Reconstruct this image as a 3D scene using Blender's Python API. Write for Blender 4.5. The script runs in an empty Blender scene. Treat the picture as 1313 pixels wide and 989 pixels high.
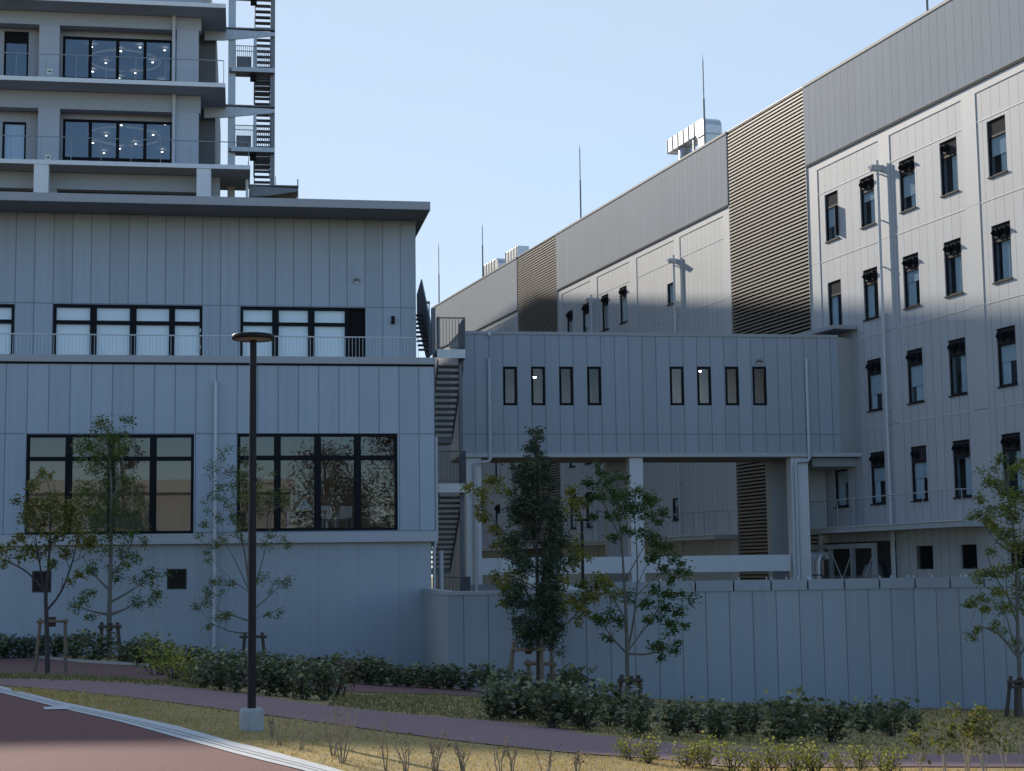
import bpy, bmesh, math, random
import numpy as np
from mathutils import Vector, Matrix
R=math.radians
sc=bpy.context.scene
COL=sc.collection
rng=random.Random(7); nr=np.random.default_rng(7)

# ------------------------------------------------------------------ camera
EYE=np.array([0,0,1.6]); F=2105.6; CX,CY=656.5,494.5
YAW,PIT,ROL=R(9.4836),R(6.3958),R(-.7549)
fw=np.array([math.sin(YAW)*math.cos(PIT),math.cos(YAW)*math.cos(PIT),math.sin(PIT)])
rt=np.array([math.cos(YAW),-math.sin(YAW),0.]); up=np.cross(rt,fw)
rt,up=rt*math.cos(ROL)+up*math.sin(ROL),-rt*math.sin(ROL)+up*math.cos(ROL)
cd=bpy.data.cameras.new('camera'); cam=bpy.data.objects.new('camera',cd); COL.objects.link(cam)
cd.sensor_width=36; cd.lens=F/1313*36; cd.clip_start=.1; cd.clip_end=3000
cam.matrix_world=Matrix(((rt[0],up[0],-fw[0],0),(rt[1],up[1],-fw[1],0),(rt[2],up[2],-fw[2],1.6),(0,0,0,1)))
sc.camera=cam
TB=R(8.386); BD=np.array([-math.sin(TB),math.cos(TB),0]); BN=np.array([math.cos(TB),math.sin(TB),0]); KB=36.1
# surveying helpers: measured sight lines cut with the facade planes / the terrain
def ray(px,py): return fw+rt*(px-CX)/F-up*(py-CY)/F
def at(px,py,Y):
    d=ray(px,py); return EYE+d*(Y/d[1])
def ax(px,py,Y): return float(at(px,py,Y)[0])
def az(px,py,Y): return float(at(px,py,Y)[2])
def sp(x,k=1.): return math.log1p(math.exp(min(30,k*x)))/k if x<30 else x
def sm(a,b,x):
    t=min(1,max(0,(x-a)/(b-a))); return t*t*(3-2*t)
def g(x,y):
    yy=min(y,60)
    z=-.022*sp(yy-17.5,.5)-.16*14*(1-math.exp(-sp(x,1.2)/14))*sm(-5,40,yy)
    return z*(1 if y<60 else 1)
def gp(px,py,tmax=120):
    d=ray(px,py); t=5.
    while t<tmax:
        p=EYE+d*t
        if p[2]<g(p[0],p[1]): break
        t+=.25
    lo,hi=t-.25,t
    for _ in range(18):
        m=(lo+hi)/2; p=EYE+d*m
        if p[2]<g(p[0],p[1]): hi=m
        else: lo=m
    p=EYE+d*hi; return np.array([p[0],p[1],g(p[0],p[1])])

# ------------------------------------------------------------------ materials
def nodes(name):
    m=bpy.data.materials.new(name); m.use_nodes=True; nt=m.node_tree
    return m,nt,nt.nodes['Principled BSDF']
def N(nt,t,**k):
    n=nt.nodes.new(t)
    for a,v in k.items():
        if a.startswith('i_'):
            key=a[2:]; key=int(key) if key.isdigit() else key
            n.inputs[key].default_value=v
        else: setattr(n,a,v)
    return n
def math_(nt,op,a,b=None,c=None):
    n=nt.nodes.new('ShaderNodeMath'); n.operation=op
    for i,v in enumerate((a,b,c)):
        if v is None: continue
        if isinstance(v,(int,float)): n.inputs[i].default_value=v
        else: nt.links.new(v,n.inputs[i])
    return n.outputs[0]
def mixc(nt,f,a,b):
    n=nt.nodes.new('ShaderNodeMix'); n.data_type='RGBA'
    for i,v in ((0,f),(6,a),(7,b)):
        if isinstance(v,(int,float)): n.inputs[i].default_value=v
        elif isinstance(v,tuple): n.inputs[i].default_value=(*v,1) if len(v)==3 else v
        else: nt.links.new(v,n.inputs[i])
    return n.outputs[2]
MC={}
def mat(name,col,rough=.6,var=.12,scale=3.,metal=0.,bump=0.,spec=.5,streak=0.):
    if name in MC: return MC[name]
    m,nt,b=nodes(name); L=nt.links
    tc=N(nt,'ShaderNodeTexCoord')
    no=N(nt,'ShaderNodeTexNoise',i_Scale=scale,i_Detail=6.,i_Roughness=.6); L.new(tc.outputs['Object'],no.inputs['Vector'])
    lo=tuple(c*(1-var) for c in col); hi=tuple(min(1,c*(1+var)) for c in col)
    c=mixc(nt,no.outputs['Fac'],lo,hi)
    if streak:
        mp=N(nt,'ShaderNodeMapping'); mp.inputs['Scale'].default_value=(4,4,.15); L.new(tc.outputs['Object'],mp.inputs['Vector'])
        n2=N(nt,'ShaderNodeTexNoise',i_Scale=1.5,i_Detail=4.); L.new(mp.outputs[0],n2.inputs['Vector'])
        f=math_(nt,'MULTIPLY',n2.outputs['Fac'],streak); c=mixc(nt,f,c,tuple(x*.55 for x in col))
    L.new(c,b.inputs['Base Color']); b.inputs['Roughness'].default_value=rough; b.inputs['Metallic'].default_value=metal
    b.inputs['Specular IOR Level'].default_value=spec
    if bump:
        bp=N(nt,'ShaderNodeBump',i_Strength=bump,i_Distance=.02); L.new(no.outputs['Fac'],bp.inputs['Height']); L.new(bp.outputs[0],b.inputs['Normal'])
    MC[name]=m; return m
def panel(name,col,x0=0.,w=.6,zs=(),gw=.030,rough=.55,groove=.52,var=.05,metal=0.,axis='X',streak=.45,zref=None,spec=.4):
    """metal sandwich panels: dark joints every w metres, small tone changes from panel to panel"""
    m,nt,b=nodes(name); L=nt.links
    tc=N(nt,'ShaderNodeTexCoord'); s=N(nt,'ShaderNodeSeparateXYZ'); L.new(tc.outputs['Object'],s.inputs[0])
    x=s.outputs[axis]; z=s.outputs['Z']
    q=math_(nt,'DIVIDE',math_(nt,'SUBTRACT',x,x0),w) if w else x
    wn=N(nt,'ShaderNodeTexWhiteNoise',noise_dimensions='1D')
    if w:
        fr=math_(nt,'FRACT',math_(nt,'ADD',q,.5)); d=math_(nt,'ABSOLUTE',math_(nt,'SUBTRACT',fr,.5))
        mask=math_(nt,'LESS_THAN',d,gw*.5/w)
        L.new(math_(nt,'FLOOR',q),wn.inputs['W'])
    else:
        mask=math_(nt,'MULTIPLY',x,0.)
    for zi in zs:
        k=math_(nt,'LESS_THAN',math_(nt,'ABSOLUTE',math_(nt,'SUBTRACT',z,zi)),gw*.5)
        mask=math_(nt,'MAXIMUM',mask,k)
    no=N(nt,'ShaderNodeTexNoise',i_Scale=.5,i_Detail=5.); L.new(tc.outputs['Object'],no.inputs['Vector'])
    mp=N(nt,'ShaderNodeMapping'); mp.inputs['Scale'].default_value=(5,5,.12); L.new(tc.outputs['Object'],mp.inputs['Vector'])
    n2=N(nt,'ShaderNodeTexNoise',i_Scale=1.2,i_Detail=5.); L.new(mp.outputs[0],n2.inputs['Vector'])
    v=math_(nt,'ADD',math_(nt,'MULTIPLY',wn.outputs['Value'],var*2) if w else 0.,math_(nt,'MULTIPLY',no.outputs['Fac'],.10))
    v=math_(nt,'ADD',v,math_(nt,'MULTIPLY',n2.outputs['Fac'],-streak*.5))
    v=math_(nt,'ADD',v,1-var-.05+streak*.22)
    hs=N(nt,'ShaderNodeHueSaturation'); hs.inputs['Color'].default_value=(*col,1); L.new(v,hs.inputs['Value'])
    c=mixc(nt,mask,hs.outputs[0],tuple(k*groove for k in col))
    L.new(c,b.inputs['Base Color']); b.inputs['Roughness'].default_value=rough; b.inputs['Metallic'].default_value=metal
    b.inputs['Specular IOR Level'].default_value=spec
    bp=N(nt,'ShaderNodeBump',i_Strength=.6,i_Distance=.02,invert=True); L.new(mask,bp.inputs['Height']); L.new(bp.outputs[0],b.inputs['Normal'])
    return m
def glass(name,tint=(.75,.8,.8),ior=1.6,gain=1.,refl=(.9,.95,1.),rough=.0,wav=.0):
    m,nt,b=nodes(name); L=nt.links; nt.nodes.remove(b); out=nt.nodes['Material Output']
    fr=N(nt,'ShaderNodeFresnel',i_IOR=ior); geo=N(nt,'ShaderNodeNewGeometry'); nt.links.new(math_(nt,'ADD',math_(nt,'MULTIPLY',geo.outputs['Backfacing'],1/ior-ior),ior),fr.inputs['IOR']); f=math_(nt,'MINIMUM',math_(nt,'MULTIPLY',fr.outputs[0],gain),1.)
    t=N(nt,'ShaderNodeBsdfTransparent'); t.inputs[0].default_value=(*tint,1)
    gl=N(nt,'ShaderNodeBsdfGlossy'); gl.inputs['Color'].default_value=(*refl,1); gl.inputs['Roughness'].default_value=rough
    if wav:
        tc=N(nt,'ShaderNodeTexCoord'); no=N(nt,'ShaderNodeTexNoise',i_Scale=.9,i_Detail=1.); L.new(tc.outputs['Object'],no.inputs['Vector'])
        bp=N(nt,'ShaderNodeBump',i_Strength=wav,i_Distance=.02); L.new(no.outputs['Fac'],bp.inputs['Height']); L.new(bp.outputs[0],gl.inputs['Normal'])
    mx=N(nt,'ShaderNodeMixShader'); L.new(f,mx.inputs[0]); L.new(t.outputs[0],mx.inputs[1]); L.new(gl.outputs[0],mx.inputs[2]); L.new(mx.outputs[0],out.inputs[0])
    return m
def emis(name,col,s):
    m,nt,b=nodes(name); b.inputs['Base Color'].default_value=(*col,1); b.inputs['Emission Color'].default_value=(*col,1); b.inputs['Emission Strength'].default_value=s; return m
def leafmat(name,stops,trans=.35,rough=.65,spec=.12):
    m,nt,b=nodes(name); L=nt.links; out=nt.nodes['Material Output']
    at_=N(nt,'ShaderNodeAttribute',attribute_name='tint')
    cr=N(nt,'ShaderNodeValToRGB'); e=cr.color_ramp.elements
    while len(e)<len(stops): e.new(.5)
    for k,(p,c) in zip(e,stops): k.position=p; k.color=(*c,1)
    L.new(at_.outputs['Fac'],cr.inputs[0])
    L.new(cr.outputs[0],b.inputs['Base Color']); b.inputs['Roughness'].default_value=rough; b.inputs['Specular IOR Level'].default_value=.3
    tr=N(nt,'ShaderNodeBsdfTranslucent'); L.new(cr.outputs[0],tr.inputs[0])
    mx=N(nt,'ShaderNodeMixShader',i_Fac=trans); b.inputs['Specular IOR Level'].default_value=spec; L.new(b.outputs[0],mx.inputs[1]); L.new(tr.outputs[0],mx.inputs[2]); L.new(mx.outputs[0],out.inputs[0])
    return m

# ------------------------------------------------------------------ mesh builder
class MB:
    def __init__(s): s.v=[]; s.f=[]; s.sm=[]
    def add(s,v,f,smooth=False):
        o=len(s.v); s.v+=[tuple(map(float,p)) for p in v]; s.f+=[tuple(i+o for i in q) for q in f]; s.sm+=[smooth]*len(f); return s
    def box(s,x0,x1,y0,y1,z0,z1):
        x0,x1=min(x0,x1),max(x0,x1); y0,y1=min(y0,y1),max(y0,y1); z0,z1=min(z0,z1),max(z0,z1)
        v=[(x0,y0,z0),(x1,y0,z0),(x1,y1,z0),(x0,y1,z0),(x0,y0,z1),(x1,y0,z1),(x1,y1,z1),(x0,y1,z1)]
        return s.add(v,[(0,3,2,1),(4,5,6,7),(0,1,5,4),(1,2,6,5),(2,3,7,6),(3,0,4,7)])
    def hexa(s,v): return s.add(v,[(0,3,2,1),(4,5,6,7),(0,1,5,4),(1,2,6,5),(2,3,7,6),(3,0,4,7)])
    def quad(s,a,b,c,d): return s.add([a,b,c,d],[(0,1,2,3)])
    def prism(s,poly,a0,a1,axis):
        """poly: 2-D outline, extruded along axis from a0 to a1 (X: poly=(y,z); Y: poly=(x,z); Z: poly=(x,y))"""
        n=len(poly)
        mk={'X':lambda p,a:(a,p[0],p[1]),'Y':lambda p,a:(p[0],a,p[1]),'Z':lambda p,a:(p[0],p[1],a)}[axis]
        v=[mk(p,a0) for p in poly]+[mk(p,a1) for p in poly]
        return s.add(v,[tuple(range(n)),tuple(range(2*n-1,n-1,-1))]+[(i,i+n,(i+1)%n+n,(i+1)%n) for i in range(n)])
    def tube(s,pts,r,n=8,cap=True,smooth=True):
        pts=[np.array(p,float) for p in pts]; rs=r if isinstance(r,(list,tuple,np.ndarray)) else [r]*len(pts)
        V=[]; ref=None
        for i,p in enumerate(pts):
            t=(pts[min(i+1,len(pts)-1)]-pts[max(i-1,0)]); t=t/(np.linalg.norm(t)+1e-9)
            if ref is None: ref=np.array([1,0,0]) if abs(t[0])<.8 else np.array([0,1,0])
            a=np.cross(t,ref); a/=np.linalg.norm(a)+1e-9; b=np.cross(t,a); ref=-np.cross(t,a) if False else ref
            for k in range(n):
                w=2*math.pi*k/n; V.append(p+rs[i]*(a*math.cos(w)+b*math.sin(w)))
        Fc=[]
        for i in range(len(pts)-1):
            for k in range(n):
                k2=(k+1)%n; Fc.append((i*n+k,i*n+k2,(i+1)*n+k2,(i+1)*n+k))
        s.add(V,Fc,smooth)
        if cap:
            s.add(V[:n],[tuple(range(n-1,-1,-1))]); s.add(V[-n:],[tuple(range(n))])
        return s
    def lathe(s,c,prof,n=24,smooth=True):
        V=[]; 
        for r,z in prof:
            for k in range(n):
                w=2*math.pi*k/n; V.append((c[0]+r*math.cos(w),c[1]+r*math.sin(w),c[2]+z))
        Fc=[]
        for i in range(len(prof)-1):
            for k in range(n):
                k2=(k+1)%n; Fc.append((i*n+k,i*n+k2,(i+1)*n+k2,(i+1)*n+k))
        return s.add(V,Fc,smooth)
    def wall(s,x0,x1,z0,z1,holes,yf,t):
        """slab facing -y with rectangular openings and their reveals"""
        xs=sorted({x0,x1,*[h for q in holes for h in q[:2] if x0<h<x1]}); zs=sorted({z0,z1,*[h for q in holes for h in q[2:] if z0<h<z1]})
        yb=yf+t
        def hole(i,j):
            if i<0 or j<0 or i>=len(xs)-1 or j>=len(zs)-1: return True
            cx,cz=(xs[i]+xs[i+1])/2,(zs[j]+zs[j+1])/2
            return any(a<cx<b and c<cz<d for a,b,c,d in holes)
        for i in range(len(xs)-1):
            for j in range(len(zs)-1):
                if hole(i,j): continue
                a,b,c,d=xs[i],xs[i+1],zs[j],zs[j+1]
                s.quad((a,yf,c),(b,yf,c),(b,yf,d),(a,yf,d)); s.quad((b,yb,c),(a,yb,c),(a,yb,d),(b,yb,d))
                if hole(i-1,j): s.quad((a,yb,c),(a,yf,c),(a,yf,d),(a,yb,d))
                if hole(i+1,j): s.quad((b,yf,c),(b,yb,c),(b,yb,d),(b,yf,d))
                if hole(i,j-1): s.quad((a,yb,c),(b,yb,c),(b,yf,c),(a,yf,c))
                if hole(i,j+1): s.quad((a,yf,d),(b,yf,d),(b,yb,d),(a,yb,d))
        return s
    def build(s,name,m,parent=None,off=None,label=None,bevel=0,world=False):
        if off is None: off=OFF.get(parent.name,(0,0,0)) if parent else (0,0,0)
        V=np.array(s.v,float).reshape(-1,3)-np.array(off)
        me=bpy.data.meshes.new(name); me.from_pydata(V.tolist(),[],s.f); me.validate()
        if len(me.polygons)==len(s.sm): me.polygons.foreach_set('use_smooth',s.sm)
        me.materials.append(m); o=bpy.data.objects.new(name,me); COL.objects.link(o)
        if parent: o.parent=parent; OFF[o.name]=tuple(off)
        if label: o['label']=label
        if bevel:
            b=o.modifiers.new('bevel','BEVEL'); b.width=bevel; b.segments=2; b.limit_method='ANGLE'
        return o
OFF={}
def thing(name,label,cat,loc=(0,0,0),rotz=0,group=None,frame=None):
    """Empty at the thing's base. frame 'B': loc is given in the long building's facade coordinates (x right, y in, z up)."""
    o=bpy.data.objects.new(name,None); COL.objects.link(o); o.empty_display_size=.3
    o['label']=label; o['category']=cat
    if group: o['group']=group
    OFF[o.name]=tuple(loc)
    if frame=='B':
        w=BN*(KB+loc[1])-BD*loc[0]; o.location=(w[0],w[1],loc[2]); o.rotation_euler=(0,0,TB-math.pi/2)
    else: o.location=loc; o.rotation_euler=(0,0,rotz)
    return o
def tag(o,label,cat,group=None,kind=None):
    o['label']=label; o['category']=cat
    if group: o['group']=group
    if kind: o['kind']=kind
    return o
def copy_tree(o,parent=None):
    c=o.copy(); COL.objects.link(c)
    if parent: c.parent=parent
    for ch in list(o.children): copy_tree(ch,c)
    return c
def struct(o,kind='structure'): o['kind']=kind; return o

# ------------------------------------------------------------------ palette
WALLC=(.375,.43,.50)
M_white=mat('white_paint',(.76,.79,.82),.5,.05)
M_black=mat('black_aluminium',(.010,.011,.014),.6,.2,spec=.12)
M_dark=mat('painted_bay_shade',(.05,.05,.05),.8)
M_galv=mat('galvanised_steel',(.42,.44,.46),.45,.22,6,metal=.55)
M_galvd=mat('weathered_galvanised_steel',(.20,.21,.225),.55,.3,5,metal=.4)
M_pipe=mat('pale_grey_pipe',(.55,.57,.60),.4,.08)
M_rail=mat('railing_paint',(.34,.36,.39),.45,.1)
M_railw=mat('pale_railing_paint',(.58,.60,.62),.4,.1)
M_stair=mat('aged_stair_steel',(.135,.145,.16),.55,.3,5,metal=.3)
M_room=mat('room_plaster',(.52,.50,.47),.8,.06)
M_floor=mat('room_floor',(.24,.21,.18),.5,.1)
M_blind=mat('roller_blind',(.84,.86,.88),.8,.03)
M_roof=mat('roof_membrane',(.32,.33,.34),.8,.1)
M_fascia=mat('fascia_metal',(.35,.36,.38),.45,.05)
M_soffit=mat('soffit_board',(.20,.195,.19),.8,.08)
M_conc=mat('concrete',(.36,.36,.35),.85,.2,8,bump=.3)
M_wood=mat('stake_wood',(.20,.145,.10),.85,.35,14,bump=.4,streak=.5)
M_wooddark=mat('dark_stake_wood',(.075,.055,.045),.85,.35,14,bump=.4)
M_tie=mat('hemp_tie',(.05,.035,.025),.9)
M_bark=mat('grey_bark',(.15,.135,.115),.9,.4,12,bump=.6)
M_barkd=mat('dark_bark',(.055,.045,.04),.9,.4,12,bump=.6)
G_low=glass('tinted_window_glass',(.80,.79,.77),1.5,1.7,(.86,.90,.97),wav=.006,rough=.007)
G_up=glass('clear_window_glass',(.93,.96,.97),1.5,2.2)
G_far=glass('far_window_glass',(.62,.72,.78),1.5,1.3)
G_tower=glass('blue_window_glass',(.62,.68,.74),1.55,2.9,(.92,.96,1.))
G_cor=glass('corridor_window_glass',(.95,.95,.95),1.45,.9)
M_lamp=emis('ceiling_lamp',(1.,.93,.8),5.)

# ------------------------------------------------------------------ generic parts
def window(root,x0,x1,z0,z1,yf,verts=(),hors=(),fr=.09,gl=G_low,name='window',dep=.10,rec=.04,label=None,m=None):
    """dark frame with mullions; verts/hors are (a,b) bar extents; the panes are a sub-part"""
    m=m or M_black
    b=MB(); ya,yb=yf+rec,yf+rec+dep
    b.box(x0,x0+fr,ya,yb,z0,z1); b.box(x1-fr,x1,ya,yb,z0,z1); b.box(x0+fr,x1-fr,ya,yb,z0,z0+fr); b.box(x0+fr,x1-fr,ya,yb,z1-fr,z1)
    for a,c in verts: b.box(a,c,ya-.012,yb-.01,z0+fr,z1-fr)
    for a,c in hors:  b.box(x0+fr,x1-fr,ya+.006,yb-.016,a,c)
    f=b.build(name,m,root,label=label)
    p=MB(); p.quad((x0+fr*.6,yb-.045,z0+fr*.6),(x1-fr*.6,yb-.045,z0+fr*.6),(x1-fr*.6,yb-.045,z1-fr*.6),(x0+fr*.6,yb-.045,z1-fr*.6)); p.build('pane',gl,f)
    return f
def railing(root,x0,x1,y,z0,z1,step,rail=.022,bar=.009,m=None,post=None,name='railing',x_posts=None,bottom=False):
    b=MB(); b.tube([(x0,y,z1),(x1,y,z1)],rail,8)
    if bottom: b.tube([(x0,y,z0+.08),(x1,y,z0+.08)],rail*.6,6)
    n=max(1,round((x1-x0)/step))
    for i in range(n+1):
        x=x0+(x1-x0)*i/n; b.tube([(x,y,z0),(x,y,z1)],bar,5)
    return b.build(name,m or M_rail,root)
def hood(b,x,y,z,r=.11,d=.16):
    """round vent hood: short barrel with a drooping visor, facing -y"""
    n=12; ring=[]
    for k in range(n):
        w=2*math.pi*k/n; ring.append((x+r*math.cos(w),z+r*math.sin(w)))
    V=[(p[0],y,p[1]) for p in ring]+[(p[0],y-d*(1. if p[1]>z-r*.2 else .35),p[1]-(.25*r if p[1]>z else 0)) for p in ring]
    b.add(V,[(i,(i+1)%n,(i+1)%n+n,i+n) for i in range(n)]+[tuple(range(n,2*n))],False)

# ================================================================== FRONT BUILDING (left)
YF=49.; YU=54.8
fb=thing('grey_building','grey panelled low building with a balcony terrace and wide dark windows, left side','building',(0,YF,0))
XL=-16.
z_led0,z_led1=2.47,2.79; z_par0,z_par1=7.79,8.0; xr=5.79
W1=(ax(33,620,YF),ax(248.5,620,YF),az(140,685.5,YF),az(140,557,YF))
W2=(ax(304,620,YF),ax(510,620,YF),az(400,681,YF),az(400,556,YF))
W0=(W1[0]-5.9,W1[0]-1.2,W1[2],W1[3])
jx=ax(138/3.98,530,YF)
m_fb=panel('front_panels',WALLC,x0=jx,w=.6,zs=(z_led1,5.69))
m_fbl=panel('plinth_panels',(.37,.405,.45),x0=jx,w=1.2,zs=(),gw=.008,groove=.8,var=.015,streak=.35)
MB().wall(XL,xr,z_led0+.001,z_par0,[W0,W1,W2],YF,.22).build('wall',m_fb,fb)
MB().box(XL,xr+.05,YF-.05,YF-.002,z_led0,z_led1-.02).build('ledge',mat('ledge_metal',(.43,.44,.465),.5,.04),fb)
MB().box(XL,xr+.06,YF-.07,YF+.4,z_par0,z_par1).build('parapet_cap',M_fascia,fb,bevel=.012)
MB().box(XL,xr+.01,YF-.03,YF-.003,z_par0-.06,z_par0-.001).build('drip_edge',M_black,fb)
V1=(ax(41,745,YF+.2),ax(66,745,YF+.2),az(53,760,YF+.2),az(53,732,YF+.2)); V2=(ax(214,745,YF+.2),ax(239.5,745,YF+.2),az(226,756,YF+.2),az(226,729.5,YF+.2))
MB().wall(XL,5.70,-3.,z_led0-.001,[V1,V2],YF+.2,.25).build('plinth_wall',m_fbl,fb)
for v in (V1,V2):
    b=MB(); b.box(v[0],v[0]+.04,YF+.21,YF+.3,v[2],v[3]); b.box(v[1]-.04,v[1],YF+.21,YF+.3,v[2],v[3]); b.box(v[0]+.04,v[1]-.04,YF+.21,YF+.3,v[2],v[2]+.04); b.box(v[0]+.04,v[1]-.04,YF+.21,YF+.3,v[3]-.04,v[3])
    z=v[2]+.06
    while z<v[3]-.05:
        b.hexa([(v[0]+.04,YF+.23,z),(v[1]-.04,YF+.23,z),(v[1]-.04,YF+.30,z+.045),(v[0]+.04,YF+.30,z+.045),(v[0]+.04,YF+.23,z+.012),(v[1]-.04,YF+.23,z+.012),(v[1]-.04,YF+.30,z+.057),(v[0]+.04,YF+.30,z+.057)]); z+=.055
    o=b.build('vent_louvre',mat('brown_louvre',(.035,.03,.028),.5),fb)
    MB().box(v[0],v[1],YF+.32,YF+.34,v[2],v[3]).build('backing',M_black,o)
# end walls, room shell, terrace slab
MB().box(xr-.2,xr,YF+.221,YU+6,z_led0,z_par0-.01).build('side_wall',panel('side_panels',WALLC,x0=0,w=.6,axis='Y'),fb)
MB().box(5.5,5.70,YF+.46,YU+6,-3,z_led0-.01).build('side_plinth',m_fbl,fb)
b=MB(); b.box(XL,5.58,YF+.24,YF+9,2.6,2.78); b.build('room_floor',M_floor,fb)
b=MB(); b.box(XL,5.58,YF+8.8,YF+9,2.79,6.6); b.box(-.75,-.6,YF+.26,YF+8.78,2.79,6.6); b.box(5.42,5.57,YF+.24,YF+8.78,2.79,6.6); b.build('room_wall',M_room,fb)
MB().box(XL,5.58,YF+.24,YF+9,6.62,6.85).build('room_ceiling',M_room,fb)
MB().box(XL,5.585,YF+.23,YU+6,6.86,7.0).build('terrace_floor',M_conc,fb)
Tz=(az(140,591,YF),az(140,585.6,YF)); Tz2=(az(400,590,YF),az(400,584,YF))
def vx(l,y,Y): return [(ax(a,y,Y),ax(c,y,Y)) for a,c in l]
window(fb,*W1,YF,vx([(83,92),(137.5,147),(191.5,200.5)],620,YF),[Tz])
window(fb,*W2,YF,vx([(351.3,360),(403,411.8),(454,463)],620,YF),[Tz2])
window(fb,*W0,YF,[(W0[0]+1.15,W0[0]+1.35)],[Tz])
# rain pipe
px=ax(276,600,48.85); b=MB(); b.tube([(px,48.87,az(276,490,48.85)),(px,48.87,-1.)],.055,12)
for z in (az(276,490,48.85),az(276,548,48.85),3.2,.9): b.tube([(px,48.87,z-.03),(px,48.87,z+.03)],.066,12); b.box(px-.012,px+.012,48.9,49.19,z-.02,z+.02)
b.build('downpipe',M_pipe,fb)
railing(fb,XL,ax(536,432,49.3),49.25,z_par1-.01,az(300,431,49.25),.105,.02,.0075,M_railw)
# upper volume
xu=5.89; zso=13.45
m_up=panel('upper_panels',WALLC,x0=ax(180/3.98,300,YU),w=.6,zs=(az(150,390,YU),))
U1=(XL+1,ax(18,430,YU),7.0,az(10,390,YU)); U2=(ax(67.5,430,YU),ax(259.5,430,YU),7.0,az(165,391,YU)); U3=(ax(308,430,YU),ax(468.5,430,YU),7.0,az(390,394,YU))
MB().wall(XL,xu,7.0,zso,[U1,U2,U3],YU,.25).build('upper_wall',m_up,fb)
MB().box(xu-.25,xu,YU+.251,YU+14,7,zso).build('upper_side_wall',panel('upper_side_panels',WALLC,x0=0,w=.6,axis='Y'),fb)
b=MB(); b.box(XL,xu-.26,YU+5,YU+5.2,7.001,13.3); b.box(XL,xu-.26,YU+.26,YU+4.99,10.6,10.7); b.build('upper_room_wall',M_room,fb)
def blinds(f,segs,y,z0,z1):
    b=MB()
    for a,c in segs: b.box(a,c,y,y+.02,z0,z1)
    b.build('roller_blind',M_blind,f)
Hz=(az(140,416,YU),az(140,411,YU)); Hz3=(az(390,418,YU),az(390,413.5,YU))
mu2=vx([(115,123.5),(166,174.5),(216.5,224)],430,YU)
f=window(fb,*U2,YU,mu2,[Hz],fr=.10,gl=G_up); blinds(f,[(U2[0]+.1,mu2[0][0]),(mu2[0][1],mu2[1][0]),(mu2[1][1],mu2[2][0]),(mu2[2][1],U2[1]-.1)],YU+.2,7.05,U2[3]-.1)
for z in (7.9,9.0,9.55): MB().box(U2[1]-.09,U2[1]-.05,YU-.01,YU+.03,z,z+.12).build('door_hinge',M_galv,f)
mu3=vx([(349,357.5),(395,403.5),(440,446)],430,YU)
f=window(fb,U3[0],mu3[2][1],U3[2],U3[3],YU,mu3[:2],[Hz3],fr=.10,gl=G_up); blinds(f,[(U3[0]+.1,mu3[0][0]),(mu3[0][1],mu3[1][0]),(mu3[1][1],mu3[2][1]-.02)],YU+.2,7.05,U3[3]-.1)
f=window(fb,*U1,YU,[(U1[1]-1.4,U1[1]-1.2),(U1[1]-2.8,U1[1]-2.6)],[Hz],fr=.10,gl=G_up); blinds(f,[(U1[0]+.1,U1[1]-.1)],YU+.2,7.05,U1[3]-.1)
b=MB(); x0,x1=mu3[2][1]+.01,U3[1]; b.box(x0,x1,YU+.2,YU+.22,7,U3[3])
z=7.05
while z<U3[3]-.04: b.box(x0+.05,x1-.05,YU+.16,YU+.195,z,z+.05); z+=.085
b.box(x0,x0+.045,YU+.05,YU+.19,7,U3[3]); b.box(x1-.045,x1,YU+.05,YU+.19,7,U3[3]); b.box(x0+.045,x1-.045,YU+.05,YU+.19,U3[3]-.05,U3[3])
b.build('louvre_door',M_black,fb)
b=MB(); hood(b,ax(457,360,YU),YU-.002,az(457,360,YU),.105,.16); b.build('vent_hood',M_galv,fb)
x,z=ax(503.5,411,YU),az(503.5,411,YU); b=MB(); b.box(x-.055,x+.055,YU-.16,YU-.03,z-.13,z+.13); o=b.build('wall_lamp',M_black,fb,bevel=.01)
MB().box(x-.09,x-.02,YU-.03,YU-.001,z-.06,z+.06).build('back_plate',M_pipe,o)
b=MB(); b.prism([(52.75,13.42),(52.75,13.64),(YU+14.5,13.9),(YU+14.5,13.68),(YU+.3,13.46)],XL-1,6.13,'X'); b.build('roof',mat('roof_soffit_metal',(.17,.17,.175),.6,.05),fb)
MB().box(XL-1,6.16,52.70,52.745,13.39,13.66).build('roof_fascia',M_fascia,fb)
MB().box(6.131,6.165,52.746,YU+14.5,13.39,13.66).build('roof_edge_trim',M_fascia,fb)
# interior: tables, chairs, a seated reader
def chair(x,y,z,rot,label):
    t=thing('chair',label,'chair',(x,y,z),rot,'pale chairs inside the right wide window')
    OFF[t.name]=(0,0,0)
    m=mat('pale_chair_shell',(.62,.60,.55),.5,.05)
    b=MB(); b.box(-.22,.22,-.22,.22,.43,.47); b.build('seat',m,t,bevel=.015)
    b=MB(); b.hexa([(-.21,.20,.50),(.21,.20,.50),(.21,.23,.50),(-.21,.23,.50),(-.2,.27,.86),(.2,.27,.86),(.2,.30,.86),(-.2,.30,.86)]); b.build('backrest',m,t,bevel=.01)
    for sx in (-1,1):
        for sy in (-1,1):
            MB().tube([(sx*.19,sy*.19,.43),(sx*.22,sy*.23,0)],.012,6).build('leg',M_galv,t)
    return t
def table(x,y,z,w,d,label):
    t=thing('table',label,'table',(x,y,z),0); OFF[t.name]=(0,0,0)
    MB().box(-w/2,w/2,-d/2,d/2,.69,.72).build('tabletop',mat('table_laminate',(.5,.44,.36),.4,.06),t)
    for sx in (-1,1):
        for sy in (-1,1): MB().box(sx*(w/2-.05)-.02,sx*(w/2-.05)+.02,sy*(d/2-.05)-.02,sy*(d/2-.05)+.02,0,.689).build('leg',M_white,t)
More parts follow.
